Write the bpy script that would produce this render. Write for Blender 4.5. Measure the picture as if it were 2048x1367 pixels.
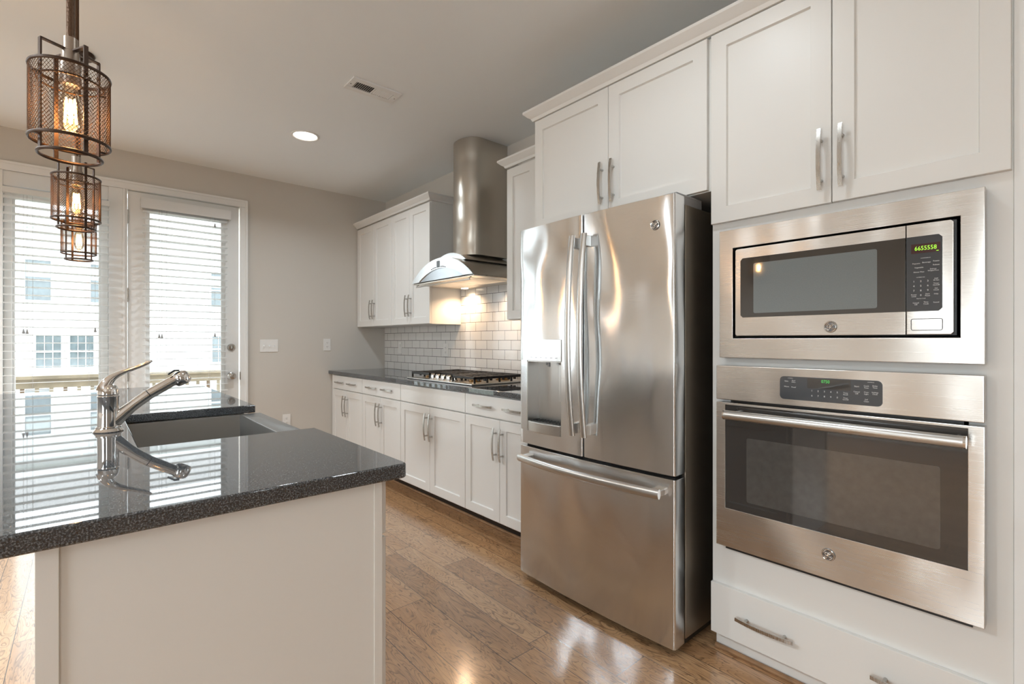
import bpy, bmesh, math, random
from mathutils import Vector, Matrix
from math import sin, cos, pi, radians

random.seed(7)
for o in list(bpy.data.objects):
    bpy.data.objects.remove(o)
SC = bpy.context.scene
COL = SC.collection

# ------------------------------------------------------------------ camera
# world: X to the right along the window wall, Y into the room along the cabinet run, Z up; the lens stands over (0, 0)
EYE = 1.22
YAW = radians(40.92)
cam_data = bpy.data.cameras.new('camera')
cam_data.sensor_width = 36.0
cam_data.lens = 984.0 / 2048.0 * 36.0
cam_data.shift_y = -2.5 / 2048.0
cam_data.clip_start = 0.02
cam_data.clip_end = 300
cam = bpy.data.objects.new('camera', cam_data)
COL.objects.link(cam)
cam.location = (0, 0, EYE)
cam.rotation_euler = (radians(90), 0, -YAW)
SC.camera = cam

# ------------------------------------------------------------------ world, exposure
world = bpy.data.worlds.new('overcast_sky')
SC.world = world
world.use_nodes = True
wn = world.node_tree.nodes
wn['Background'].inputs[0].default_value = (0.90, 0.96, 1.0, 1)
wn['Background'].inputs[1].default_value = 4.6
SC.view_settings.view_transform = 'Standard'
SC.view_settings.look = 'None'
SC.view_settings.gamma = 1
SC.view_settings.use_curve_mapping = False
SC.view_settings.exposure = 0.55
SC.cycles.max_bounces = 10
SC.cycles.diffuse_bounces = 6
SC.cycles.glossy_bounces = 6
SC.cycles.transparent_max_bounces = 16
SC.cycles.caustics_reflective = False
SC.cycles.caustics_refractive = False
SC.cycles.sample_clamp_indirect = 8.0


def area(name, loc, rot, sx, sy, power, color=(1, 1, 1), spread=180, shape='RECTANGLE'):
    l = bpy.data.lights.new(name, 'AREA')
    l.shape = shape
    l.size = sx
    l.size_y = sy
    l.energy = power
    l.color = color
    l.spread = radians(spread)
    o = bpy.data.objects.new(name, l)
    COL.objects.link(o)
    o.location = loc
    o.rotation_euler = rot
    return o


# added fill lamp with a daylight tint, at an unseen side window (opening built below)
FILL_TINT = (0.86, 0.94, 1.0)
area('side_window_fill', (-3.72, -0.25, 1.45), (0, radians(-90), 0), 1.7, 1.7, 40, FILL_TINT)

# ------------------------------------------------------------------ materials
MATS = {}


def new_mat(name):
    m = bpy.data.materials.new(name)
    m.use_nodes = True
    MATS[name] = m
    return m, m.node_tree.nodes, m.node_tree.links, m.node_tree.nodes['Principled BSDF']


def mat(name, col, rough=0.5, metal=0.0, spec=0.5, coat=0.0, bump=0.0, bscale=200.0, emit=None, estr=0.0, var=0.0, vscale=3.0):
    m, n, l, p = new_mat(name)
    p.inputs['Base Color'].default_value = (*col, 1)
    p.inputs['Roughness'].default_value = rough
    p.inputs['Metallic'].default_value = metal
    p.inputs['Specular IOR Level'].default_value = spec
    p.inputs['Coat Weight'].default_value = coat
    p.inputs['Coat Roughness'].default_value = 0.08
    if emit:
        p.inputs['Emission Color'].default_value = (*emit, 1)
        p.inputs['Emission Strength'].default_value = estr
    tc = n.new('ShaderNodeTexCoord')
    if bump:
        t = n.new('ShaderNodeTexNoise')
        t.inputs['Scale'].default_value = bscale
        t.inputs['Detail'].default_value = 3
        l.new(tc.outputs['Object'], t.inputs['Vector'])
        b = n.new('ShaderNodeBump')
        b.inputs['Strength'].default_value = bump
        b.inputs['Distance'].default_value = 0.002
        l.new(t.outputs['Fac'], b.inputs['Height'])
        l.new(b.outputs['Normal'], p.inputs['Normal'])
    if var:
        t = n.new('ShaderNodeTexNoise')
        t.inputs['Scale'].default_value = vscale
        t.inputs['Detail'].default_value = 4
        l.new(tc.outputs['Object'], t.inputs['Vector'])
        r = n.new('ShaderNodeValToRGB')
        r.color_ramp.elements[0].position = 0.3
        r.color_ramp.elements[1].position = 0.7
        r.color_ramp.elements[0].color = (*[c * (1 - var) for c in col], 1)
        r.color_ramp.elements[1].color = (*[min(1, c * (1 + var)) for c in col], 1)
        l.new(t.outputs['Fac'], r.inputs['Fac'])
        l.new(r.outputs['Color'], p.inputs['Base Color'])
    return m


def steel(name, col, rough, axis, wob=0.0, wscale=2.0, aniso=0.0, grain=0.10, smear=0.0):
    """brushed metal: fine grain drawn out along AXIS (0 X, 1 Y, 2 Z), optional slow waviness of the sheet and faint smears"""
    m, n, l, p = new_mat(name)
    p.inputs['Metallic'].default_value = 1
    p.inputs['Base Color'].default_value = (*col, 1)
    tc = n.new('ShaderNodeTexCoord')
    mp = n.new('ShaderNodeMapping')
    s = [900.0, 900.0, 900.0]
    s[axis] = 6.0
    mp.inputs['Scale'].default_value = s
    l.new(tc.outputs['Object'], mp.inputs['Vector'])
    t = n.new('ShaderNodeTexNoise')
    t.inputs['Scale'].default_value = 1
    t.inputs['Detail'].default_value = 2
    l.new(mp.outputs['Vector'], t.inputs['Vector'])
    mr = n.new('ShaderNodeMapRange')
    mr.inputs['To Min'].default_value = rough - 0.05
    mr.inputs['To Max'].default_value = rough + 0.07
    l.new(t.outputs['Fac'], mr.inputs['Value'])
    rough_out = mr.outputs['Result']
    if smear:
        sm = n.new('ShaderNodeTexNoise')
        sm.inputs['Scale'].default_value = 7
        sm.inputs['Detail'].default_value = 5
        l.new(tc.outputs['Object'], sm.inputs['Vector'])
        ma = n.new('ShaderNodeMath')
        ma.operation = 'MULTIPLY_ADD'
        ma.inputs[1].default_value = smear
        l.new(sm.outputs['Fac'], ma.inputs[0])
        l.new(rough_out, ma.inputs[2])
        rough_out = ma.outputs[0]
    l.new(rough_out, p.inputs['Roughness'])
    b = n.new('ShaderNodeBump')
    b.inputs['Strength'].default_value = grain
    b.inputs['Distance'].default_value = 0.0004
    l.new(t.outputs['Fac'], b.inputs['Height'])
    out = b
    if wob:
        w = n.new('ShaderNodeTexNoise')
        w.inputs['Scale'].default_value = wscale
        w.inputs['Detail'].default_value = 1.0
        wm = n.new('ShaderNodeMapping')
        ws = [1.0, 1.0, 1.0]
        ws[axis] = 1.6
        wm.inputs['Scale'].default_value = ws
        l.new(tc.outputs['Object'], wm.inputs['Vector'])
        l.new(wm.outputs['Vector'], w.inputs['Vector'])
        b2 = n.new('ShaderNodeBump')
        b2.inputs['Strength'].default_value = 1.0
        b2.inputs['Distance'].default_value = wob
        l.new(w.outputs['Fac'], b2.inputs['Height'])
        l.new(b.outputs['Normal'], b2.inputs['Normal'])
        out = b2
    l.new(out.outputs['Normal'], p.inputs['Normal'])
    if aniso:
        p.inputs['Anisotropic'].default_value = aniso
        tg = n.new('ShaderNodeTangent')
        tg.direction_type = 'RADIAL'
        tg.axis = 'Z'
        l.new(tg.outputs['Tangent'], p.inputs['Tangent'])
        p.inputs['Anisotropic Rotation'].default_value = 0.25
    return m


def glass_pane(name, tint=(0.96, 0.98, 0.98), refl=0.08):
    """clear sheet: mostly passes light straight through, mirrors more at a slant"""
    m, n, l, p = new_mat(name)
    n.remove(p)
    out = n['Material Output']
    tr = n.new('ShaderNodeBsdfTransparent')
    tr.inputs[0].default_value = (*tint, 1)
    gl = n.new('ShaderNodeBsdfGlossy')
    gl.inputs['Roughness'].default_value = 0.02
    fr = n.new('ShaderNodeFresnel')
    fr.inputs['IOR'].default_value = 1.45
    mx = n.new('ShaderNodeMixShader')
    ml = n.new('ShaderNodeMath')
    ml.operation = 'MULTIPLY'
    ml.inputs[1].default_value = refl * 12
    ml.use_clamp = True
    l.new(fr.outputs[0], ml.inputs[0])
    l.new(ml.outputs[0], mx.inputs['Fac'])
    l.new(tr.outputs[0], mx.inputs[1])
    l.new(gl.outputs[0], mx.inputs[2])
    l.new(mx.outputs[0], out.inputs['Surface'])
    return m


def granite(name):
    m, n, l, p = new_mat(name)
    tc = n.new('ShaderNodeTexCoord')
    v = n.new('ShaderNodeTexNoise')
    v.inputs['Scale'].default_value = 330
    v.inputs['Detail'].default_value = 2.5
    v.inputs['Roughness'].default_value = 0.65
    l.new(tc.outputs['Object'], v.inputs['Vector'])
    r = n.new('ShaderNodeValToRGB')
    e = r.color_ramp.elements
    e[0].position = 0.36
    e[0].color = (0.010, 0.012, 0.015, 1)
    e[1].position = 0.68
    e[1].color = (0.20, 0.215, 0.23, 1)
    a = e.new(0.50)
    a.color = (0.040, 0.046, 0.053, 1)
    l.new(v.outputs['Fac'], r.inputs['Fac'])
    l.new(r.outputs['Color'], p.inputs['Base Color'])
    p.inputs['Roughness'].default_value = 0.022
    p.inputs['IOR'].default_value = 1.85
    p.inputs['Specular IOR Level'].default_value = 0.5
    return m


def tile(name):
    m, n, l, p = new_mat(name)
    tc = n.new('ShaderNodeTexCoord')
    sp = n.new('ShaderNodeSeparateXYZ')
    cb = n.new('ShaderNodeCombineXYZ')
    l.new(tc.outputs['Object'], sp.inputs[0])
    l.new(sp.outputs['Y'], cb.inputs['X'])
    l.new(sp.outputs['Z'], cb.inputs['Y'])
    mp = n.new('ShaderNodeMapping')
    mp.inputs['Location'].default_value = (0.02, -0.9215, 0)
    l.new(cb.outputs[0], mp.inputs['Vector'])
    bt = n.new('ShaderNodeTexBrick')
    bt.offset = 0.5
    bt.inputs['Scale'].default_value = 1
    bt.inputs['Brick Width'].default_value = 0.1515
    bt.inputs['Row Height'].default_value = 0.0755
    bt.inputs['Mortar Size'].default_value = 0.0019
    bt.inputs['Mortar Smooth'].default_value = 0.15
    bt.inputs['Bias'].default_value = 0
    bt.inputs['Color1'].default_value = (0.80, 0.79, 0.77, 1)
    bt.inputs['Color2'].default_value = (0.74, 0.73, 0.71, 1)
    bt.inputs['Mortar'].default_value = (0.075, 0.070, 0.065, 1)
    l.new(mp.outputs[0], bt.inputs['Vector'])
    l.new(bt.outputs['Color'], p.inputs['Base Color'])
    b = n.new('ShaderNodeBump')
    b.invert = True
    b.inputs['Strength'].default_value = 0.6
    b.inputs['Distance'].default_value = 0.002
    l.new(bt.outputs['Fac'], b.inputs['Height'])
    w = n.new('ShaderNodeTexNoise')
    w.inputs['Scale'].default_value = 14
    l.new(tc.outputs['Object'], w.inputs['Vector'])
    b2 = n.new('ShaderNodeBump')
    b2.inputs['Strength'].default_value = 0.35
    b2.inputs['Distance'].default_value = 0.004
    l.new(w.outputs['Fac'], b2.inputs['Height'])
    l.new(b.outputs['Normal'], b2.inputs['Normal'])
    l.new(b2.outputs['Normal'], p.inputs['Normal'])
    p.inputs['Roughness'].default_value = 0.12
    return m


def wood_floor(name):
    """hand-scraped planks running along Y, random length offsets per row, own tone and grain per plank"""
    m, n, l, p = new_mat(name)
    W, L = 0.127, 1.15

    def math_(op, a=None, b=None, va=None, vb=None):
        x = n.new('ShaderNodeMath')
        x.operation = op
        if a is not None:
            l.new(a, x.inputs[0])
        if va is not None:
            x.inputs[0].default_value = va
        if b is not None:
            l.new(b, x.inputs[1])
        if vb is not None:
            x.inputs[1].default_value = vb
        return x.outputs[0]
    tc = n.new('ShaderNodeTexCoord')
    sp = n.new('ShaderNodeSeparateXYZ')
    l.new(tc.outputs['Object'], sp.inputs[0])
    X, Y = sp.outputs['X'], sp.outputs['Y']
    PER, W1, W2 = 0.42, 0.106, 0.280          # three plank widths, repeating
    u = math_('DIVIDE', math_('SUBTRACT', X, vb=0.093), vb=PER)
    cyc = math_('FLOOR', u)
    tt = math_('MULTIPLY', math_('FRACT', u), vb=PER)
    s1 = math_('GREATER_THAN', tt, vb=W1)
    s2 = math_('GREATER_THAN', tt, vb=W2)
    row = math_('ADD', math_('MULTIPLY', cyc, vb=3.0), math_('ADD', s1, s2))
    e0 = math_('MINIMUM', tt, math_('ABSOLUTE', math_('SUBTRACT', tt, vb=W1)))
    e1 = math_('MINIMUM', math_('ABSOLUTE', math_('SUBTRACT', tt, vb=W2)), math_('SUBTRACT', None, tt, va=PER))
    eu = math_('MINIMUM', e0, e1)
    wn1 = n.new('ShaderNodeTexWhiteNoise')
    wn1.noise_dimensions = '1D'
    l.new(row, wn1.inputs['W'])
    v = math_('ADD', math_('DIVIDE', Y, vb=L), math_('MULTIPLY', wn1.outputs['Value'], vb=7.3))
    pl = math_('FLOOR', v)
    fv = math_('FRACT', v)
    cb = n.new('ShaderNodeCombineXYZ')
    l.new(row, cb.inputs['X'])
    l.new(pl, cb.inputs['Y'])
    wn2 = n.new('ShaderNodeTexWhiteNoise')
    wn2.noise_dimensions = '2D'
    l.new(cb.outputs[0], wn2.inputs['Vector'])
    # grain: noise drawn out along the plank, shifted per plank
    gv = n.new('ShaderNodeCombineXYZ')
    l.new(math_('MULTIPLY', X, vb=26), gv.inputs['X'])
    l.new(math_('MULTIPLY', Y, vb=3.2), gv.inputs['Y'])
    l.new(math_('MULTIPLY', wn2.outputs['Value'], vb=60), gv.inputs['Z'])
    g = n.new('ShaderNodeTexNoise')
    g.inputs['Scale'].default_value = 1
    g.inputs['Detail'].default_value = 6
    g.inputs['Roughness'].default_value = 0.62
    g.inputs['Distortion'].default_value = 1.4
    l.new(gv.outputs[0], g.inputs['Vector'])
    gr = n.new('ShaderNodeTexNoise')
    gr.inputs['Scale'].default_value = 1
    gr.inputs['Detail'].default_value = 2.2
    gr.inputs['Distortion'].default_value = 0.9
    rv = n.new('ShaderNodeCombineXYZ')
    l.new(math_('MULTIPLY', X, vb=13), rv.inputs['X'])
    l.new(math_('MULTIPLY', Y, vb=2.6), rv.inputs['Y'])
    l.new(math_('MULTIPLY', wn2.outputs['Value'], vb=43), rv.inputs['Z'])
    l.new(rv.outputs[0], gr.inputs['Vector'])
    ring = math_('FRACT', math_('MULTIPLY', gr.outputs['Fac'], vb=17))
    ringm = n.new('ShaderNodeMapRange')
    ringm.inputs['From Min'].default_value = 0.34
    ringm.inputs['From Max'].default_value = 0.06
    l.new(ring, ringm.inputs['Value'])
    ringl = ringm.outputs[0]
    fine = n.new('ShaderNodeTexNoise')
    fine.inputs['Scale'].default_value = 1
    fine.inputs['Detail'].default_value = 4
    fv3 = n.new('ShaderNodeCombineXYZ')
    l.new(math_('MULTIPLY', X, vb=170), fv3.inputs['X'])
    l.new(math_('MULTIPLY', Y, vb=24), fv3.inputs['Y'])
    l.new(math_('MULTIPLY', wn2.outputs['Value'], vb=31), fv3.inputs['Z'])
    l.new(fv3.outputs[0], fine.inputs['Vector'])
    flake = n.new('ShaderNodeMapRange')
    flake.inputs['From Min'].default_value = 0.56
    flake.inputs['From Max'].default_value = 0.66
    l.new(fine.outputs['Fac'], flake.inputs['Value'])
    cn = n.new('ShaderNodeTexNoise')
    cn.inputs['Scale'].default_value = 1
    cn.inputs['Detail'].default_value = 2
    cv = n.new('ShaderNodeCombineXYZ')
    l.new(math_('MULTIPLY', X, vb=14), cv.inputs['X'])
    l.new(math_('MULTIPLY', Y, vb=5), cv.inputs['Y'])
    l.new(math_('MULTIPLY', wn2.outputs['Value'], vb=17), cv.inputs['Z'])
    l.new(cv.outputs[0], cn.inputs['Vector'])
    clump = n.new('ShaderNodeMapRange')
    clump.inputs['From Min'].default_value = 0.44
    clump.inputs['From Max'].default_value = 0.62
    l.new(cn.outputs['Fac'], clump.inputs['Value'])
    tone = n.new('ShaderNodeValToRGB')
    e = tone.color_ramp.elements
    e[0].position = 0.0
    e[0].color = (0.27, 0.128, 0.056, 1)
    e[1].position = 1.0
    e[1].color = (0.78, 0.515, 0.295, 1)
    md = e.new(0.5)
    md.color = (0.57, 0.325, 0.160, 1)
    mixv = math_('ADD', math_('MULTIPLY', wn2.outputs['Value'], vb=0.36), math_('MULTIPLY', g.outputs['Fac'], vb=0.72))
    l.new(mixv, tone.inputs['Fac'])
    dk = n.new('ShaderNodeMix')
    dk.data_type = 'RGBA'
    dk.blend_type = 'MULTIPLY'
    dark = math_('MAXIMUM', math_('MULTIPLY', ringl, vb=0.62), math_('MULTIPLY', flake.outputs[0], clump.outputs[0]))
    l.new(dark, dk.inputs[0])
    l.new(tone.outputs['Color'], dk.inputs[6])
    dk.inputs[7].default_value = (0.20, 0.145, 0.115, 1)
    # joints
    ev = math_('MINIMUM', fv, math_('SUBTRACT', None, fv, va=1.0))
    ju = math_('LESS_THAN', eu, vb=0.0013)
    jv = math_('LESS_THAN', ev, vb=0.0013 / L)
    j = math_('MAXIMUM', ju, jv)
    jm = n.new('ShaderNodeMix')
    jm.data_type = 'RGBA'
    l.new(j, jm.inputs[0])
    l.new(dk.outputs[2], jm.inputs[6])
    jm.inputs[7].default_value = (0.03, 0.018, 0.01, 1)
    l.new(jm.outputs[2], p.inputs['Base Color'])
    # hand scraping
    h = math_('SUBTRACT', math_('ADD', math_('MULTIPLY', g.outputs['Fac'], vb=1.0), math_('ADD', math_('MULTIPLY', fine.outputs['Fac'], vb=0.25), math_('MULTIPLY', ringl, vb=-0.25))), math_('MULTIPLY', j, vb=0.8))
    b = n.new('ShaderNodeBump')
    b.inputs['Strength'].default_value = 0.55
    b.inputs['Distance'].default_value = 0.0022
    l.new(h, b.inputs['Height'])
    l.new(b.outputs['Normal'], p.inputs['Normal'])
    p.inputs['Roughness'].default_value = 0.30
    p.inputs['Coat Weight'].default_value = 0.85
    p.inputs['Coat IOR'].default_value = 1.75
    p.inputs['Coat Roughness'].default_value = 0.16
    return m


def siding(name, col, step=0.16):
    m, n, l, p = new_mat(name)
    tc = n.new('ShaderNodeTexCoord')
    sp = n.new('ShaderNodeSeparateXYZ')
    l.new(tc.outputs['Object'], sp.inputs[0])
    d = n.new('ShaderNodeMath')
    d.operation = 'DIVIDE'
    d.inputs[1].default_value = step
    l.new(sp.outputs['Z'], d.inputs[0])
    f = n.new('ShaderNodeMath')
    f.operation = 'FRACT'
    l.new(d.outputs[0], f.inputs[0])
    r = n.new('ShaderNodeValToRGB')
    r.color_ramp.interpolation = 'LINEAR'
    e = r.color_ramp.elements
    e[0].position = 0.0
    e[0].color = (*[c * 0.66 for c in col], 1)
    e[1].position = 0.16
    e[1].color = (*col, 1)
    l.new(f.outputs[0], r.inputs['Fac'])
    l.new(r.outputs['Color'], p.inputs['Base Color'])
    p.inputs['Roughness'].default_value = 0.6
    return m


def mesh_shade_metal(name):
    return mat(name, (0.050, 0.026, 0.014), 0.42, metal=0.6, bump=0.3, bscale=600)


mat('wall_paint', (0.62, 0.585, 0.535), 0.85, spec=0.25, bump=0.06, bscale=500)
mat('ceiling_paint', (0.86, 0.89, 0.905), 0.9, spec=0.2, bump=0.05, bscale=500)
mat('white_trim', (0.80, 0.80, 0.785), 0.45, bump=0.03, bscale=120)
mat('cabinet_white', (0.76, 0.745, 0.715), 0.38, bump=0.02, bscale=90)
mat('cabinet_inside', (0.30, 0.27, 0.24), 0.7, bump=0.02)
mat('toe_shadow', (0.045, 0.03, 0.02), 0.6, bump=0.02)  # shade under the base cabinets, put into the toe kick colour
mat('oak_shoe', (0.30, 0.17, 0.085), 0.45, bump=0.1, bscale=60, var=0.25, vscale=20)
steel('fridge_steel', (0.765, 0.78, 0.79), 0.17, 1, wob=0.055, wscale=1.7, aniso=0.85)
steel('oven_steel', (0.64, 0.61, 0.575), 0.22, 1, wob=0.020, wscale=2.3, aniso=0.35, smear=0.05)
steel('hood_steel', (0.60, 0.56, 0.50), 0.25, 2, wob=0.02, wscale=3, aniso=0.0, smear=0.10)
steel('hood_front_steel', (0.72, 0.74, 0.75), 0.20, 1)
steel('visor_steel', (0.40, 0.42, 0.44), 0.16, 1)
steel('sink_steel', (0.28, 0.275, 0.265), 0.32, 1, smear=0.14)
steel('nickel', (0.50, 0.48, 0.45), 0.26, 2)
steel('handle_steel', (0.60, 0.59, 0.57), 0.30, 2)
mat('chrome', (0.78, 0.77, 0.76), 0.045, metal=1, bump=0.02, bscale=30)
mat('fridge_case', (0.36, 0.31, 0.25), 0.34, metal=0.9, bump=0.25, bscale=700)
mat('black_plastic', (0.012, 0.012, 0.012), 0.4, bump=0.05)
mat('rubber_black', (0.015, 0.015, 0.015), 0.7, bump=0.05)
mat('grey_plastic', (0.28, 0.28, 0.28), 0.4, bump=0.05)
mat('oven_glass', (0.030, 0.028, 0.027), 0.035, spec=0.9, coat=0.3, var=0.1)
mat('oven_window', (0.060, 0.058, 0.055), 0.06, spec=1.0, coat=0.6, var=0.12, vscale=40)
mat('micro_glass', (0.050, 0.046, 0.042), 0.03, spec=0.8, coat=0.2, var=0.1)
mat('micro_window', (0.17, 0.195, 0.20), 0.035, spec=0.8, coat=0.3, var=0.04, vscale=300)
mat('panel_glass', (0.060, 0.066, 0.074), 0.10, spec=0.7, var=0.08)
mat('print_grey', (0.70, 0.71, 0.71), 0.5, var=0.05)
mat('display_dark', (0.055, 0.012, 0.010), 0.2, var=0.1)
mat('digit_green', (0.1, 0.4, 0.02), 0.4, emit=(0.40, 0.90, 0.03), estr=0.9, var=0.05)
mat('digit_dim_green', (0.05, 0.3, 0.05), 0.4, emit=(0.05, 0.55, 0.10), estr=0.55, var=0.05)
mat('badge_dark', (0.20, 0.20, 0.21), 0.25, metal=0.8, var=0.1)
granite('granite')
tile('subway_tile')
wood_floor('wood_floor')
mat('cast_iron', (0.018, 0.016, 0.015), 0.38, metal=0.2, bump=0.35, bscale=350)
mat('brass_burner', (0.34, 0.20, 0.08), 0.35, metal=0.9, bump=0.1)
mesh_shade_metal('bronze')
mat('bronze_bright', (0.095, 0.048, 0.024), 0.38, metal=0.8, bump=0.2, bscale=300)
mat('stem_bronze', (0.115, 0.070, 0.045), 0.34, metal=0.9, bump=1.0, bscale=260)
mat('socket_nickel', (0.36, 0.30, 0.25), 0.33, metal=0.95, bump=0.05)
mat('filament', (1, 0.6, 0.25), 0.5, emit=(1.0, 0.60, 0.24), estr=60, var=0.02)
glass_pane('bulb_glass', (1.0, 0.93, 0.80), 0.06)
glass_pane('window_glass', (0.97, 0.985, 0.985), 0.06)
mat('can_lens', (1, 0.95, 0.88), 0.5, emit=(1.0, 0.93, 0.82), estr=5.0, var=0.01)
mat('hood_lens', (1, 0.9, 0.75), 0.5, emit=(1.0, 0.80, 0.55), estr=6.0, var=0.01)
m = mat('blind_white', (0.88, 0.885, 0.88), 0.5, bump=0.02, bscale=50)
_n, _l = m.node_tree.nodes, m.node_tree.links
_t = _n.new('ShaderNodeBsdfTranslucent')
_t.inputs[0].default_value = (0.88, 0.89, 0.88, 1)
_x = _n.new('ShaderNodeMixShader')
_x.inputs[0].default_value = 0.30
_l.new(_n['Principled BSDF'].outputs[0], _x.inputs[1])
_l.new(_t.outputs[0], _x.inputs[2])
_l.new(_x.outputs[0], _n['Material Output'].inputs['Surface'])
mat('cord_grey', (0.42, 0.42, 0.42), 0.7, bump=0.1)
mat('plate_white', (0.80, 0.79, 0.77), 0.4, bump=0.02)
mat('slot_dark', (0.05, 0.05, 0.05), 0.6, bump=0.02)
mat('satin_nickel', (0.50, 0.48, 0.45), 0.25, metal=1, bump=0.03)
mat('vent_dark', (0.055, 0.052, 0.05), 0.8, bump=0.05)
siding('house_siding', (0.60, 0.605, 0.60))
mat('house_trim', (0.72, 0.72, 0.72), 0.6, bump=0.05)
mat('house_glass', (0.10, 0.125, 0.135), 0.08, spec=0.7, var=0.2, vscale=3)
mat('house_blind', (0.36, 0.39, 0.39), 0.6, var=0.05)
mat('roof_shingle', (0.35, 0.34, 0.33), 0.9, bump=0.5, bscale=12, var=0.2, vscale=9)
mat('deck_wood', (0.20, 0.165, 0.115), 0.75, bump=0.4, bscale=40, var=0.25, vscale=6)
mat('deck_boards', (0.60, 0.58, 0.54), 0.75, bump=0.4, bscale=40, var=0.12, vscale=6)
mat('leaf_green', (0.10, 0.19, 0.05), 0.6, bump=0.1, var=0.4, vscale=3)
mat('bark', (0.12, 0.08, 0.05), 0.9, bump=0.5)
mat('lawn', (0.24, 0.25, 0.20), 0.9, bump=0.5, bscale=30, var=0.3, vscale=2)


# ------------------------------------------------------------------ shape helpers
class B:
    """collects shapes in world coordinates and links them as ONE mesh object"""

    def __init__(s):
        s.bm = bmesh.new()
        s.bev = False

    def _add(s, vs, fs):
        v = [s.bm.verts.new(p) for p in vs]
        out = []
        for f in fs:
            try:
                out.append(s.bm.faces.new([v[i] for i in f]))
            except ValueError:
                pass
        return v, out

    def box(s, x0, x1, y0, y1, z0, z1, bev=0.0, seg=2):
        if x0 > x1: x0, x1 = x1, x0
        if y0 > y1: y0, y1 = y1, y0
        if z0 > z1: z0, z1 = z1, z0
        vs = [(x, y, z) for x in (x0, x1) for y in (y0, y1) for z in (z0, z1)]
        fs = [(0, 1, 3, 2), (4, 6, 7, 5), (0, 4, 5, 1), (2, 3, 7, 6), (0, 2, 6, 4), (1, 5, 7, 3)]
        v, f = s._add(vs, fs)
        if bev:
            s.bev = True
            ed = list({e for q in f for e in q.edges})
            bmesh.ops.bevel(s.bm, geom=ed, offset=bev, segments=seg, affect='EDGES', profile=0.5)
        return s

    def prism(s, poly, axis, a, b, bev=0.0, seg=2, which='all'):
        """polygon in the two other axes (cyclic order), pushed along AXIS from A to B"""
        def P(p, t):
            return {0: (t, p[0], p[1]), 1: (p[0], t, p[1]), 2: (p[0], p[1], t)}[axis]
        n = len(poly)
        vs = [P(p, a) for p in poly] + [P(p, b) for p in poly]
        fs = [tuple(range(n - 1, -1, -1)), tuple(range(n, 2 * n))] + [(i, (i + 1) % n, n + (i + 1) % n, n + i) for i in range(n)]
        v, f = s._add(vs, fs)
        bmesh.ops.recalc_face_normals(s.bm, faces=f)
        if bev:
            s.bev = True
            ed = {e for q in f[:2] for e in q.edges} if which == 'caps' else {e for q in f for e in q.edges}
            bmesh.ops.bevel(s.bm, geom=list(ed), offset=bev, segments=seg, affect='EDGES', profile=0.5)
        return s

    def tube(s, pts, r, n=12, caps=True, closed=False, flat=None):
        """round bar along points; r one radius or one per point; flat = (fu, fv, up): scale of the section along up-cross / up"""
        P = [Vector(p) for p in pts]
        m = len(P)
        R = r if isinstance(r, (list, tuple)) else [r] * m
        rings = []
        prev = None
        for i in range(m):
            if closed:
                t = (P[(i + 1) % m] - P[i - 1]).normalized()
            else:
                t = (P[min(i + 1, m - 1)] - P[max(i - 1, 0)]).normalized()
            if flat:
                up = Vector(flat[2])
                a = t.cross(up).normalized()
                bb = a.cross(t).normalized()
            else:
                if prev is None:
                    h = Vector((0, 0, 1)) if abs(t.z) < 0.9 else Vector((1, 0, 0))
                    a = t.cross(h).normalized()
                else:
                    a = (prev - t * prev.dot(t)).normalized()
                prev = a
                bb = t.cross(a).normalized()
            fu, fv = (flat[0], flat[1]) if flat else (1, 1)
            ph = pi / n if n == 4 else 0
            rings.append([s.bm.verts.new(P[i] + a * (cos(2 * pi * k / n + ph) * R[i] * fu) + bb * (sin(2 * pi * k / n + ph) * R[i] * fv)) for k in range(n)])
        fs = []
        for i in range(m if closed else m - 1):
            q, w = rings[i], rings[(i + 1) % m]
            for k in range(n):
                fs.append(s.bm.faces.new((q[k], q[(k + 1) % n], w[(k + 1) % n], w[k])))
        if caps and not closed:
            fs.append(s.bm.faces.new(rings[0][::-1]))
            fs.append(s.bm.faces.new(rings[-1]))
        bmesh.ops.recalc_face_normals(s.bm, faces=fs)
        return s

    def bar(s, pts, w, t, up):
        """flat bar: w across, t along UP"""
        k = math.sqrt(2) / 2
        return s.tube(pts, 1.0, n=4, flat=(w * k, t * k, up))

    def cyl(s, p0, p1, r0, r1=None, n=28):
        return s.tube([p0, p1], [r0, r0 if r1 is None else r1], n=n)

    def lathe(s, prof, c, axis=(0, 0, 1), n=32, cap=True):
        """profile (radius, height along AXIS) turned about the axis through C"""
        ax = Vector(axis).normalized()
        h = Vector((1, 0, 0)) if abs(ax.x) < 0.9 else Vector((0, 1, 0))
        a = ax.cross(h).normalized()
        b = ax.cross(a).normalized()
        c = Vector(c)
        rings = []
        for (r, z) in prof:
            rings.append([s.bm.verts.new(c + ax * z + a * (r * cos(2 * pi * k / n)) + b * (r * sin(2 * pi * k / n))) for k in range(n)])
        fs = []
        for q, w in zip(rings, rings[1:]):
            for k in range(n):
                fs.append(s.bm.faces.new((q[k], q[(k + 1) % n], w[(k + 1) % n], w[k])))
        if cap:
            fs.append(s.bm.faces.new(rings[0][::-1]))
            fs.append(s.bm.faces.new(rings[-1]))
        bmesh.ops.recalc_face_normals(s.bm, faces=fs)
        return s

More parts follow.
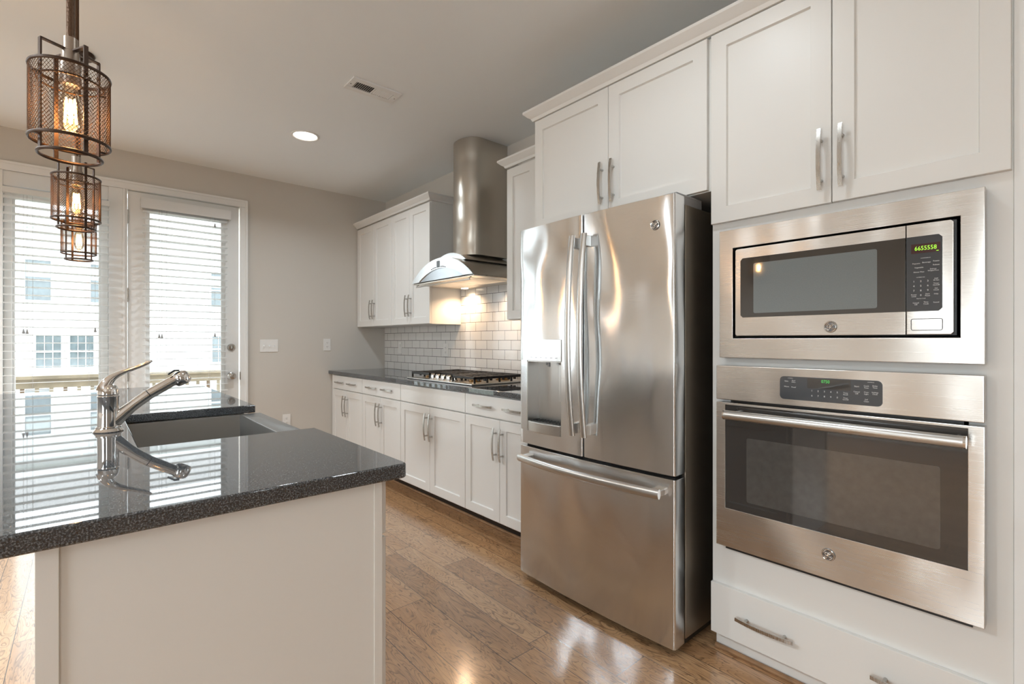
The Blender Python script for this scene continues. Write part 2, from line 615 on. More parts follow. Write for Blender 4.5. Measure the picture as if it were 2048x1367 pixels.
    def torus(s, c, axis, R, r, n=48, k=10, flat=(1, 1)):
        ax = Vector(axis).normalized()
        h = Vector((1, 0, 0)) if abs(ax.x) < 0.9 else Vector((0, 1, 0))
        a = ax.cross(h).normalized()
        b = ax.cross(a).normalized()
        c = Vector(c)
        rings = []
        for i in range(n):
            d = a * cos(2 * pi * i / n) + b * sin(2 * pi * i / n)
            rings.append([s.bm.verts.new(c + d * (R + r * flat[0] * cos(2 * pi * j / k)) + ax * (r * flat[1] * sin(2 * pi * j / k))) for j in range(k)])
        fs = []
        for i in range(n):
            q, w = rings[i], rings[(i + 1) % n]
            for j in range(k):
                fs.append(s.bm.faces.new((q[j], q[(j + 1) % k], w[(j + 1) % k], w[j])))
        bmesh.ops.recalc_face_normals(s.bm, faces=fs)
        return s

    def loft(s, secs, closed_section=True, caps=True):
        """sections of equal vertex count"""
        rings = [[s.bm.verts.new(p) for p in q] for q in secs]
        n = len(rings[0])
        fs = []
        for q, w in zip(rings, rings[1:]):
            for k in range(n if closed_section else n - 1):
                fs.append(s.bm.faces.new((q[k], q[(k + 1) % n], w[(k + 1) % n], w[k])))
        if caps and closed_section:
            fs.append(s.bm.faces.new(rings[0][::-1]))
            fs.append(s.bm.faces.new(rings[-1]))
        bmesh.ops.recalc_face_normals(s.bm, faces=fs)
        return s

    def build(s, name, m, parent=None, label=None, sharp=32, loc=None):
        me = bpy.data.meshes.new(name)
        off = Vector((0, 0, 0))
        if parent is not None:
            off = Vector(ROOT[parent.name])
        elif loc is not None:
            off = Vector(loc)
        if off.length:
            bmesh.ops.translate(s.bm, verts=s.bm.verts, vec=-off)
        s.bm.to_mesh(me)
        s.bm.free()
        me.polygons.foreach_set('use_smooth', [True] * len(me.polygons))
        me.set_sharp_from_angle(angle=radians(sharp))
        me.materials.append(MATS[m])
        o = bpy.data.objects.new(name, me)
        COL.objects.link(o)
        if s.bev:
            w = o.modifiers.new('face_normals', 'WEIGHTED_NORMAL')
            w.keep_sharp = True
            w.weight = 80
        if parent is not None:
            o.parent = parent
        elif loc is not None:
            o.location = loc
        ROOT[o.name] = tuple(off)
        if label:
            o['label'] = label
        return o


ROOT = {}


def tag(o, label, cat, group=None):
    o['label'] = label
    o['category'] = cat
    if group:
        o['group'] = group
    return o


def thing(name, label, cat, loc=(0, 0, 0), group=None):
    o = bpy.data.objects.new(name, None)
    o.empty_display_size = 0.05
    COL.objects.link(o)
    o.location = loc
    ROOT[o.name] = tuple(loc)
    return tag(o, label, cat, group)


def struct(o):
    o['kind'] = 'structure'
    return o


def copy_tree(o, parent=None):
    c = o.copy()
    COL.objects.link(c)
    if parent is not None:
        c.parent = parent
    for ch in [x for x in o.children]:
        copy_tree(ch, c)
    return c


def text_mesh(b, body, y, z, x, size, align='CENTER', squeeze=1.0):
    """lettering on a face that looks towards -X: reads from +Y to -Y; (y, z) is its middle"""
    cu = bpy.data.curves.new('lettering', 'FONT')
    cu.body = body
    cu.size = size
    cu.align_x = align
    cu.align_y = 'CENTER'
    cu.extrude = 0.00015
    cu.resolution_u = 2
    o = bpy.data.objects.new('lettering', cu)
    COL.objects.link(o)
    bpy.context.view_layer.update()
    ev = o.evaluated_get(bpy.context.evaluated_depsgraph_get())
    me = bpy.data.meshes.new_from_object(ev)
    M = Matrix(((0, 0, -1, x), (-squeeze, 0, 0, y), (0, 1, 0, z), (0, 0, 0, 1)))
    me.transform(M)
    b.bm.from_mesh(me)
    bpy.data.objects.remove(o)
    bpy.data.meshes.remove(me)
    bpy.data.curves.remove(cu)


def round_poly(x0, x1, z0, z1, r, n=6):
    P = []
    for cx, cz, a0 in ((x1 - r, z1 - r, 0), (x0 + r, z1 - r, 90), (x0 + r, z0 + r, 180), (x1 - r, z0 + r, 270)):
        for k in range(n + 1):
            a = radians(a0 + 90 * k / n)
            P.append((cx + r * cos(a), cz + r * sin(a)))
    return P


def ring_box(b, x0, x1, yo0, yo1, zo0, zo1, yi0, yi1, zi0, zi1, bev=0.0):
    """rectangular frame in the YZ plane, thickness x0..x1, one closed band"""
    vs, fs = [], []
    for x in (x0, x1):
        vs += [(x, yo0, zo0), (x, yo1, zo0), (x, yo1, zo1), (x, yo0, zo1), (x, yi0, zi0), (x, yi1, zi0), (x, yi1, zi1), (x, yi0, zi1)]
    for k in range(4):
        a, c = k, (k + 1) % 4
        fs += [(a, c, 4 + c, 4 + a), (8 + a, 8 + 4 + a, 8 + 4 + c, 8 + c), (a, 8 + a, 8 + c, c), (4 + a, 4 + c, 12 + c, 12 + a)]
    v, f = b._add(vs, fs)
    bmesh.ops.recalc_face_normals(b.bm, faces=f)
    b.bev = True
    if bev:
        ed = list({e for q in f for e in q.edges if len({w.co.x for w in e.verts}) <= 2 and not (e.verts[0].co.x != e.verts[1].co.x)})
        # only true corners of the band
        ed = [e for e in ed if len(e.link_faces) == 2 and e.calc_face_angle(0) > 0.5]
        bmesh.ops.bevel(b.bm, geom=ed, offset=bev, segments=2, affect='EDGES', profile=0.5)
    return b


def shaker(b, xf, y0, y1, z0, z1, th=0.019, stile=0.058, rec=0.009, sgn=1):
    """one framed door leaf with a sunk flat panel; front at xf looking towards -X (sgn=1) or +X (sgn=-1)"""
    xb = xf + sgn * th
    xr = xf + sgn * rec
    c = 0.0025
    def rect(x, d):
        return [(x, y0 + d, z0 + d), (x, y1 - d, z0 + d), (x, y1 - d, z1 - d), (x, y0 + d, z1 - d)]
    secs = [rect(xb, 0), rect(xf + sgn * 0.0015, 0), rect(xf, 0.0015), rect(xf, stile), rect(xr - sgn * 0.001, stile + c), rect(xr, stile + c + 0.001)]
    vs = [p for q in secs for p in q]
    fs = [(3, 2, 1, 0)]
    for i in range(len(secs) - 1):
        for k in range(4):
            fs.append((4 * i + k, 4 * i + (k + 1) % 4, 4 * i + 4 + (k + 1) % 4, 4 * i + 4 + k))
    m = 4 * (len(secs) - 1)
    fs.append((m, m + 1, m + 2, m + 3))
    v, f = b._add(vs, fs)
    bmesh.ops.recalc_face_normals(b.bm, faces=f)
    b.bev = True
    return b


def pull(b, xf, y, z, axis, length=0.20, sgn=1):
    """bowed flat bar pull with two posts; axis 'z' upright or 'y' level"""
    n = 12
    pts = []
    for i in range(n + 1):
        t = i / n * 2 - 1
        off = 0.034 - 0.010 * t * t
        s_ = t * length / 2
        pts.append((xf - sgn * off, y + (s_ if axis == 'y' else 0), z + (s_ if axis == 'z' else 0)))
    b.bar(pts, 0.012 if True else 0, 0.006, (1, 0, 0))
    for t in (-0.66, 0.66):
        s_ = t * length / 2
        q = (y + (s_ if axis == 'y' else 0), z + (s_ if axis == 'z' else 0))
        b.cyl((xf, q[0], q[1]), (xf - sgn * 0.030, q[0], q[1]), 0.0055, 0.0045, n=12)
    return b


def badge(parent, xf, y, z, r=0.0195):
    """round emblem with a scrolled monogram"""
    b = B()
    b.lathe([(r * 0.97, 0), (r, 0.001), (r, 0.0025), (r * 0.93, 0.0040), (r * 0.84, 0.0040), (r * 0.80, 0.0032)], (xf, y, z), (-1, 0, 0), 40)
    o = b.build('badge', 'badge_dark', parent)
    b = B()
    x = xf - 0.0036
    b.torus((x, y, z), (1, 0, 0), r * 0.88, r * 0.085, 40, 8)
    def L(pts, w=0.075):
        b.tube([(x, y - p[0] * r, z + p[1] * r) for p in pts], r * w, n=6)
    def arc(cx, cy, R, a0, a1, k=12, sq=1.0):
        return [(cx + R * sq * cos(radians(a0 + (a1 - a0) * i / k)), cy + R * sin(radians(a0 + (a1 - a0) * i / k))) for i in range(k + 1)]
    L(arc(-0.20, 0.10, 0.24, 40, 330))
    L([(-0.02, 0.30), (-0.05, -0.05), (-0.10, -0.38)] + arc(-0.27, -0.36, 0.17, 0, -230, 8))
    L([(0.04, -0.02), (0.22, 0.10), (0.38, 0.24)] + arc(0.25, 0.27, 0.14, 0, 180, 6) + arc(0.28, -0.05, 0.25, 150, 330, 10))
    for a in (45, 135, 225, 315):
        L([(0.70 * cos(radians(a + d)), 0.70 * sin(radians(a + d))) for d in (-28, -14, 0, 14, 28)] , 0.055)
    b.build('monogram', 'chrome', o)
    return o

# ================================================================== the room
YB = 4.97          # window wall
XW = 2.48          # cabinet wall
ZC = 2.73          # ceiling
XL, YF = -3.6, -3.5

b = B(); b.box(XL - 0.15, XW + 0.15, YF - 0.15, YB + 0.15, -0.12, 0.0)
struct(b.build('floor', 'wood_floor'))['label'] = 'brown hand-scraped plank floor'
b = B(); b.box(XL - 0.15, XW + 0.15, YF - 0.15, YB + 0.15, ZC, ZC + 0.12)
struct(b.build('ceiling', 'ceiling_paint'))

OX0, OX1, OZ = -1.36, 1.065, 2.425      # opening with the two sidelights and the door
b = B()
b.box(XL - 0.15, OX0, YB, YB + 0.15, 0, ZC)
b.box(OX1, XW + 0.15, YB, YB + 0.15, 0, ZC)
b.box(OX0, OX1, YB, YB + 0.15, OZ, ZC)
struct(b.build('wall_back', 'wall_paint'))
b = B(); b.box(XW, XW + 0.15, YF, YB, 0, ZC)
struct(b.build('wall_right', 'wall_paint'))
# wall end that closes the cabinet run on the camera's right
b = B(); b.box(1.884, XW, -1.2, 0.1160, 0, ZC, 0.002)
struct(b.build('wall_return', 'white_trim'))

def holed(name, axis, pos, th, a0, a1, holes):
    """wall in a plane with window holes (a, a, z, z)"""
    b = B()
    def q(u0, u1, z0, z1):
        if axis == 'x':
            b.box(pos, pos + th, u0, u1, z0, z1)
        else:
            b.box(u0, u1, pos, pos + th, z0, z1)
    u = a0
    for (h0, h1, z0, z1) in holes:
        q(u, h0, 0, ZC)
        q(h0, h1, 0, z0)
        q(h0, h1, z1, ZC)
        u = h1
    q(u, a1, 0, ZC)
    return struct(b.build(name, 'wall_paint'))

LH = [(-1.10, 0.60, 0.65, 2.25)]  # unseen side window, put in for the light it brings
FH = [(-2.5, -1.5, 0.6, 2.3)]  # unseen front window, sized for the light it lets in
holed('wall_left', 'x', XL - 0.15, 0.15, YF, YB, LH)
holed('wall_front', 'y', YF - 0.15, 0.15, XL - 0.15, XW + 0.15, FH)
k = 3
for (h0, h1, z0, z1) in LH:
    b = B()
    ring_box(b, XL - 0.10, XL - 0.03, h0 + 0.001, h1 - 0.001, z0 + 0.001, z1 - 0.001, h0 + 0.06, h1 - 0.06, z0 + 0.06, z1 - 0.06)
    b.box(XL - 0.085, XL - 0.045, h0 + 0.06, h1 - 0.06, (z0 + z1) / 2 - 0.02, (z0 + z1) / 2 + 0.02)
    w = struct(b.build('window_%d' % k, 'white_trim'))
    b = B(); b.box(XL - 0.068, XL - 0.062, h0 + 0.06, h1 - 0.06, z0 + 0.06, z1 - 0.06)
    b.build('window_pane', 'window_glass', w)
    k += 1
for (h0, h1, z0, z1) in FH:
    b = B()
    for (u0, u1, v0, v1) in ((h0, h0 + 0.06, z0, z1), (h1 - 0.06, h1, z0, z1), (h0 + 0.06, h1 - 0.06, z0, z0 + 0.06), (h0 + 0.06, h1 - 0.06, z1 - 0.06, z1), (h0 + 0.06, h1 - 0.06, (z0 + z1) / 2 - 0.02, (z0 + z1) / 2 + 0.02)):
        b.box(u0 + 0.001, u1 - 0.001, YF - 0.10, YF - 0.03, v0 + 0.001, v1 - 0.001)
    w = struct(b.build('window_%d' % k, 'white_trim'))
    b = B(); b.box(h0 + 0.06, h1 - 0.06, YF - 0.068, YF - 0.062, z0 + 0.06, z1 - 0.06)
    b.build('window_pane', 'window_glass', w)
    k += 1

# casing round the garden opening
b = B()
b.box(OX0 - 0.065, OX1 + 0.048, YB - 0.020, YB, 2.424, 2.486, 0.004)
b.box(OX0 - 0.065, OX1 + 0.048, YB - 0.028, YB - 0.019, 2.470, 2.488, 0.003)
b.box(1.052, OX1 + 0.048, YB - 0.020, YB, 0, 2.424, 0.004)
b.box(OX1 + 0.030, OX1 + 0.050, YB - 0.027, YB - 0.018, 0, 2.474, 0.003)
b.box(OX0 - 0.065, OX0 + 0.01, YB - 0.020, YB, 0, 2.424, 0.004)
struct(b.build('trim_1', 'white_trim'))
# mullion posts between sidelights and door, and the flat casing on them
b = B()
b.box(0.135, 0.252, YB - 0.012, YB + 0.12, 0, 2.424, 0.003)
b.box(0.222, 0.238, YB - 0.022, YB - 0.010, 0, 2.424, 0.003)
b.box(-0.62, -0.44, YB - 0.012, YB + 0.12, 0, 2.424, 0.003)
b.box(OX0 + 0.011, 0.135, YB + 0.0, YB + 0.12, 2.32, 2.424, 0.003)
struct(b.build('trim_2', 'white_trim'))
# baseboards
b = B(); b.box(OX1 + 0.05, 1.93, YB - 0.016, YB, 0, 0.13, 0.004)
b.box(OX1 + 0.05, 1.93, YB - 0.028, YB - 0.016, 0, 0.018, 0.004)
struct(b.build('baseboard_back', 'white_trim'))
b = B(); b.box(XL, XL + 0.016, YF, YB, 0, 0.13, 0.004)
struct(b.build('baseboard_left', 'white_trim'))

def sidelight(name, x0, x1):
    b = B()
    f = 0.045
    for (u0, u1, v0, v1) in ((x0, x0 + f, 0.0, 2.318), (x1 - f, x1, 0.0, 2.318), (x0 + f, x1 - f, 0.0, 0.14), (x0 + f, x1 - f, 2.24, 2.318)):
        b.box(u0, u1, YB + 0.030, YB + 0.085, v0, v1, 0.003)
    for (u0, u1, v0, v1) in ((x0 + f, x0 + f + 0.012, 0.14, 2.24), (x1 - f - 0.012, x1 - f, 0.14, 2.24)):
        b.box(u0, u1, YB + 0.04, YB + 0.075, v0, v1, 0.002)
    w = struct(b.build(name, 'white_trim'))
    b = B(); b.box(x0 + f, x1 - f, YB + 0.055, YB + 0.060, 0.14, 2.24)
    b.build('window_pane', 'window_glass', w)
    return w
sidelight('window_1', -0.439, 0.134)
sidelight('window_2', OX0 + 0.012, -0.621)

# door: slab with one long light
DX0, DX1 = 0.256, 1.046
b = B()
gx0, gx1, gz0, gz1 = 0.385, 0.915, 0.26, 2.27
yd0, yd1 = YB + 0.004, YB + 0.048
for (u0, u1, v0, v1) in ((DX0, gx0, 0.008, 2.416), (gx1, DX1, 0.008, 2.416), (gx0, gx1, 0.008, gz0), (gx0, gx1, gz1, 2.416)):
    b.box(u0, u1, yd0, yd1, v0, v1)
for (u0, u1, v0, v1) in ((gx0 - 0.02, gx0 + 0.012, gz0, gz1), (gx1 - 0.012, gx1 + 0.02, gz0, gz1), (gx0, gx1, gz0 - 0.02, gz0 + 0.012), (gx0, gx1, gz1 - 0.012, gz1 + 0.02)):
    b.box(u0, u1, yd0 - 0.008, yd0 + 0.004, v0, v1, 0.003)
door = struct(b.build('door_1', 'white_trim', sharp=20))
b = B(); b.box(gx0, gx1, YB + 0.022, YB + 0.028, gz0, gz1)
b.build('door_pane', 'window_glass', door)
b = B()
b.lathe([(0.033, 0), (0.033, 0.006), (0.027, 0.014), (0.014, 0.017)], (0.986, yd0, 1.160), (0, -1, 0), 32)
b.box(0.982, 0.990, yd0 - 0.030, yd0 - 0.015, 1.146, 1.174, 0.003)
b.build('deadbolt', 'satin_nickel', door)
b = B()
b.lathe([(0.034, 0), (0.034, 0.006), (0.026, 0.012), (0.012, 0.016), (0.012, 0.030), (0.022, 0.036), (0.030, 0.046), (0.031, 0.056), (0.024, 0.066), (0.010, 0.071)], (0.984, yd0, 0.905), (0, -1, 0), 36)
b.build('door_knob', 'satin_nickel', door)
for hz in (2.21, 1.585, 0.95, 0.30):
    b = B()
    b.cyl((DX0 - 0.001, yd0 - 0.005, hz - 0.05), (DX0 - 0.001, yd0 - 0.005, hz + 0.05), 0.006, n=12)
    b.cyl((DX0 - 0.001, yd0 - 0.005, hz - 0.056), (DX0 - 0.001, yd0 - 0.005, hz + 0.056), 0.004, n=12)
    b.build('door_hinge', 'satin_nickel', door)
b = B(); b.box(1.048, 1.056, yd0 - 0.028, yd0 - 0.012, 0.87, 0.94, 0.002)
b.build('strike_plate', 'satin_nickel', door)

# ------------------------------------------------------------------ venetian blinds
def tassel(b, x, y, z):
    b.lathe([(0.0015, 0.034), (0.0045, 0.026), (0.0055, 0.018), (0.0085, 0.006), (0.008, 0.0), (0.003, -0.001)], (x, y, z), n=12)

def blind(name, label, x0, x1, y, ztop, zbot, head, cords, wand, lad):
    t = thing(name, label, 'window blind', ((x0 + x1) / 2, y, zbot), 'white slatted blinds over the garden glass')
    b = B()
    head(b)
    b.build('headrail', 'blind_white', t)
    b = B()
    z = ztop
    sp = 0.0568
    while z > zbot + 0.05:
        P = []
        for i in range(5):
            s_ = i / 4 * 2 - 1
            P.append((y + s_ * 0.0285, z + 0.0022 * (1 - s_ * s_) - s_ * 0.0020 + 0.0014))
        for i in range(4, -1, -1):
            s_ = i / 4 * 2 - 1
            P.append((y + s_ * 0.0285, z + 0.0022 * (1 - s_ * s_) - s_ * 0.0020 - 0.0014))
        b.prism(P, 0, x0, x1)
        z -= sp
    b.build('slats', 'blind_white', t)
    b = B(); b.box(x0, x1, y - 0.027, y + 0.027, zbot, zbot + 0.022, 0.004)
    b.build('bottom_rail', 'blind_white', t)
    b = B()
    for lx in lad:
        for dy in (-0.0295, 0.0295):
            b.cyl((lx, y + dy, zbot + 0.01), (lx, y + dy, ztop + 0.02), 0.0007, n=6)
    b.build('ladder_cord', 'cord_grey', t)
    for (cx, cz) in cords:
        b = B()
        b.cyl((cx, y - 0.036, cz + 0.03), (cx, y - 0.036, ztop + 0.02), 0.0009, n=6)
        c = b.build('pull_cord', 'cord_grey', t)
        b = B(); tassel(b, cx, y - 0.036, cz)
        b.build('tassel', 'grey_plastic', c)
    for (cx, cz) in wand:
        b = B()
        b.cyl((cx, y - 0.036, cz + 0.03), (cx, y - 0.036, ztop + 0.02), 0.0009, n=6)
        c = b.build('tilt_cord', 'cord_grey', t)
        b = B(); tassel(b, cx, y - 0.036, cz)
        b.build('tassel', 'grey_plastic', c)
    return t

def head1(b):
    b.box(-0.438, 0.140, YB - 0.095, YB - 0.040, 2.252, 2.292, 0.003)
    b.tube([(0.118, YB - 0.045, 2.293), (0.122, YB - 0.045, 2.322), (0.116, YB - 0.047, 2.342), (0.121, YB - 0.05, 2.365)], 0.0018, n=6)
blind('venetian_blind', 'white slatted blind over the tall sidelight left of the door, behind the hanging lamps', -0.436, 0.138, YB - 0.067, 2.225, 0.06, head1,
      [(-0.330, 1.270), (-0.312, 1.268)], [(0.055, 1.285)], (-0.285, 0.020))

def head2(b):
    b.box(0.332, 0.968, YB - 0.088, YB - 0.078, 2.280, 2.362, 0.003)
    b.box(0.332, 0.345, YB - 0.078, YB - 0.001, 2.280, 2.362, 0.002)
    b.box(0.955, 0.968, YB - 0.078, YB - 0.001, 2.280, 2.362, 0.002)
    b.box(0.35, 0.95, YB - 0.07, YB - 0.02, 2.285, 2.33, 0.003)
blind('venetian_blind', 'white slatted blind with a flat valance hung on the glass garden door', 0.348, 0.946, YB - 0.040, 2.262, 0.24, head2,
      [(0.452, 1.243), (0.470, 1.241)], [(0.845, 1.255), (0.845, 2.20)], (0.503, 0.81))

def head3(b):
    b.box(-1.345, -0.625, YB - 0.095, YB - 0.040, 2.252, 2.292, 0.003)
blind('venetian_blind', 'white slatted blind over the other sidelight, outside the frame on the far left', -1.34, -0.63, YB - 0.067, 2.225, 0.06, head3,
      [(-1.2, 1.27)], [(-0.75, 1.28)], (-1.17, -0.80))

# ------------------------------------------------------------------ outside: deck, railing, garden, the house across
b = B(); b.box(-4, 5, YB + 0.16, 7.55, -0.16, -0.12)
struct(b.build('deck_floor', 'deck_boards'))
b = B(); b.box(-40, 45, 7.6, 70, -3.5, -3.4)
struct(b.build('ground', 'lawn'))
rl = thing('deck_railing', 'wooden deck railing seen through the blinds outside', 'railing', (0.5, 7.45, -0.12))
b = B()
b.box(-4, 5, 7.38, 7.52, 0.80, 0.838, 0.004)
b.box(-4, 5, 7.43, 7.47, 0.70, 0.80, 0.004)
b.build('top_rail', 'deck_wood', rl)
b = B(); b.box(-4, 5, 7.43, 7.47, -0.02, 0.07, 0.004)
b.build('bottom_rail', 'deck_wood', rl)
for px in (-3.4, -1.6, 0.2, 2.0, 3.8):
    b = B(); b.box(px - 0.05, px + 0.05, 7.40, 7.50, -0.12, 0.799, 0.004)
    b.build('post', 'deck_wood', rl)
for i in range(40):
    x = -1.55 + i * 0.115
    if abs(x - 0.2) < 0.075 or abs(x - 2.0) < 0.075:
        continue
    b = B(); b.box(x - 0.017, x + 0.017, 7.435, 7.465, 0.071, 0.699)
    b.build('baluster', 'deck_wood' if i % 3 else 'bark', rl)

YH = 30.0
hs = thing('house', 'white clapboard house across the garden seen through the blinds', 'house', (2, YH, -3.4))
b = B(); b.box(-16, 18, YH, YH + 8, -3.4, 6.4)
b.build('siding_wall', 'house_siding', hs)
b = B(); b.prism([(YH - 0.6, 6.35), (YH + 4, 9.0), (YH + 8.6, 6.35)], 0, -16.5, 18.5)
b.build('roof', 'roof_shingle', hs)
b = B(); b.box(-16.5, 18.5, YH - 0.62, YH - 0.01, 6.15, 6.40)
b.build('eave', 'house_trim', hs)
b = B(); b.box(-16, 18, YH - 0.06, YH - 0.005, 5.55, 5.80)
b.build('frieze_board', 'house_trim', hs)
def house_window(x0, x1, z0, z1, grid=False):
    b = B()
    for (u0, u1, v0, v1) in ((x0 - 0.1, x0, z0 - 0.1, z1 + 0.1), (x1, x1 + 0.1, z0 - 0.1, z1 + 0.1), (x0, x1, z0 - 0.1, z0), (x0, x1, z1, z1 + 0.1), (x0, x1, (z0 + z1) / 2 - 0.03, (z0 + z1) / 2 + 0.03)):
        b.box(u0, u1, YH - 0.08, YH - 0.004, v0, v1)
    if grid:
        for q in (1, 2):
            xx = x0 + (x1 - x0) * q / 3
            b.box(xx - 0.012, xx + 0.012, YH - 0.06, YH - 0.03, z0, z1)
    w = b.build('window', 'house_trim', hs)
    b = B(); b.box(x0, x1, YH - 0.03, YH - 0.004, z0, z1)
    b.build('pane', 'house_glass', w)
    if not grid:
        b = B(); b.box(x0 + 0.02, x1 - 0.02, YH - 0.04, YH - 0.031, z1 - (z1 - z0) * 0.42, z1 - 0.12)
        b.build('window_blind', 'house_blind', w)
house_window(-1.98, -1.16, 3.0, 4.75)
house_window(0.18, 1.0, 3.0, 4.75)
house_window(-1.64, -0.83, 0.02, 1.45, True)
house_window(-0.53, 0.28, 0.02, 1.45, True)
house_window(-1.98, -1.16, -3.0, -0.9)
house_window(0.18, 1.0, -3.0, -0.9)
house_window(5.05, 5.9, 0.1, 1.45, True)
house_window(5.0, 5.85, 3.0, 4.75)
b = B(); b.cyl((2.75, YH - 0.08, -3.3), (2.75, YH - 0.08, 6.2), 0.05, n=10)
b.build('downspout', 'house_trim', hs)

def shrub(label, x, y, z0, rx, rz):
    t = thing('shrub', label, 'shrub', (x, y, z0), 'shrubs in the garden')
    rnd = random.Random(int(x * 100))
    b = B()
    for i in range(520):
        a, e = rnd.uniform(0, 2 * pi), math.asin(rnd.uniform(-0.4, 1))
        rr = rnd.uniform(0.7, 1.0)
        c = Vector((x + rx * rr * cos(a) * cos(e), y + rx * rr * sin(a) * cos(e), z0 + rz * 0.45 + rz * 0.55 * rr * sin(e)))
        d1 = Vector((rnd.uniform(-1, 1), rnd.uniform(-1, 1), rnd.uniform(-1, 1))).normalized() * 0.16
        d2 = d1.cross(Vector((rnd.uniform(-1, 1), rnd.uniform(-1, 1), rnd.uniform(-1, 1)))).normalized() * 0.08
        b._add([c - d1, c + d2, c + d1, c - d2], [(0, 1, 2, 3)])
    b.build('foliage', 'leaf_green', t)
    b = B(); b.cyl((x, y, z0 - 0.01), (x, y, z0 + rz * 0.7), 0.09, 0.05, n=8)
    b.build('stem', 'bark', t)
shrub('green shrub in the garden behind the deck railing, seen through the sidelight', 0.1, 19.0, -3.4, 1.7, 3.2)
shrub('low green shrub in the garden behind the deck railing, seen through the door', 6.2, 19.0, -3.4, 1.4, 2.6)

# ------------------------------------------------------------------ ceiling fittings
def can_light(label, x, y, watts):
    t = thing('recessed_light', label, 'ceiling light', (x, y, ZC), 'recessed ceiling lights')
    b = B()
    b.lathe([(0.098, 0.0), (0.098, -0.004), (0.094, -0.007), (0.086, -0.008), (0.080, -0.004), (0.079, -0.001)], (x, y, ZC), n=48, cap=False)
    b.build('trim_ring', 'white_trim', t)
    b = B(); b.lathe([(0.0795, -0.001), (0.0795, -0.003)], (x, y, ZC), n=48)
    b.build('lens', 'can_lens', t)
    l = bpy.data.lights.new('recessed_lamp', 'AREA')
    l.shape = 'DISK'; l.size = 0.15; l.energy = watts; l.color = (0.82, 0.925, 1.0)
    l.spread = radians(150)
    o = bpy.data.objects.new('recessed_lamp', l)
    COL.objects.link(o)
    o.location = (x, y, ZC - 0.010)
    return t
can_light('round white recessed light in the ceiling beside the slotted vent', 1.223, 3.735, 9)
for (x, y, w) in ((1.15, 0.95, 3.5), (-1.7, 3.735, 44), (-1.7, 1.9, 46), (1.0, -1.4, 2), (-1.7, -1.4, 2)):  # left and rear lights are added out of view to brighten floor and ceiling
    can_light('unseen round white recessed light in the ceiling, outside the frame, for lighting the room', x, y, w)

t = thing('ceiling_vent', 'white slotted air register set in the ceiling', 'air vent', (1.31, 2.788, ZC))
b = B()
vx0, vx1, vy0, vy1 = 1.157, 1.463, 2.710, 2.866
for (u0, u1, w0, w1) in ((vx0, vx1, vy0, vy0 + 0.040), (vx0, vx1, vy1 - 0.040, vy1), (vx0, vx0 + 0.036, vy0 + 0.040, vy1 - 0.040), (vx1 - 0.036, vx1, vy0 + 0.040, vy1 - 0.040), (1.306, 1.314, vy0 + 0.040, vy1 - 0.040)):
    b.box(u0, u1, w0, w1, ZC - 0.008, ZC - 0.0005, 0.002)
b.build('frame', 'white_trim', t)
b = B(); b.box(vx0 + 0.03, vx1 - 0.03, vy0 + 0.035, vy1 - 0.035, ZC - 0.0012, ZC - 0.0004)
b.build('duct_opening', 'vent_dark', t)
for i in range(10):
    for (xs, lean) in ((vx0 + 0.045, -1), (1.319, 1)):
        x = xs + i * 0.0118
        b = B()
        b.prism([(x, ZC - 0.0015), (x + 0.0013, ZC - 0.0015), (x + 0.0013 + lean * 0.0065, ZC - 0.0075), (x + lean * 0.0065, ZC - 0.0075)], 1, vy0 + 0.040, vy1 - 0.040)
        b.build('slat', 'white_trim', t)
for sx in (vx0 + 0.014, vx1 - 0.014):
    b = B(); b.lathe([(0.0045, 0), (0.0045, -0.0015), (0.003, -0.0025)], (sx, 2.788, ZC - 0.008), n=12)
    b.build('screw', 'satin_nickel', t)

# ------------------------------------------------------------------ plates on the walls
def plate_back(name, label, cat, x, z, w, h, kind):
    t = thing(name, label, cat, (x, YB, z))
    b = B(); b.box(x - w / 2, x + w / 2, YB - 0.006, YB - 0.0003, z - h / 2, z + h / 2, 0.0025)
    b.build('cover_plate', 'plate_white', t)
    y = YB - 0.006
    if kind == 'switch3':
        for dx in (-0.046, 0, 0.046):
            b = B(); b.box(x + dx - 0.0055, x + dx + 0.0055, y - 0.001, y + 0.001, z - 0.013, z + 0.013)
            s_ = b.build('toggle_slot', 'white_trim', t)
            b = B(); b.prism([(y, z - 0.006), (y, z + 0.006), (y - 0.012, z - 0.004), (y - 0.012, z - 0.011)], 0, x + dx - 0.004, x + dx + 0.004)
            b.build('toggle', 'plate_white', s_)
    else:
        for dz in (-0.020, 0.020):
            b = B(); b.lathe([(0.0155, 0), (0.0155, 0.0015), (0.0145, 0.0022)], (x, y, z + dz), (0, -1, 0), 28)
            f = b.build('socket', 'plate_white', t)
            b = B()
            for (sx, hh) in ((-0.006, 0.0042), (0.006, 0.0034)):
                b.box(x + sx - 0.0011, x + sx + 0.0011, y - 0.0028, y - 0.0015, z + dz + 0.002 - hh, z + dz + 0.002 + hh)
            b.cyl((x, y - 0.0014, z + dz - 0.0085), (x, y - 0.0028, z + dz - 0.0085), 0.0022, n=10)
            b.build('slots', 'slot_dark', f)
    return t
plate_back('light_switch', 'white three-gang light switch on the beige wall right of the door', 'light switch', 1.298, 1.173, 0.157, 0.116, 'switch3')
plate_back('power_outlet', 'white power outlet on the beige wall above the end of the long worktop', 'power outlet', 1.839, 1.180, 0.072, 0.118, 'o')
plate_back('power_outlet', 'white power outlet low on the beige wall, above the sink rim', 'power outlet', 1.453, 0.459, 0.072, 0.118, 'o')

# ================================================================== base run along the cabinet wall
XD = 1.870      # door fronts
XC = 1.8895     # carcass fronts
ZT = 0.921      # worktop top

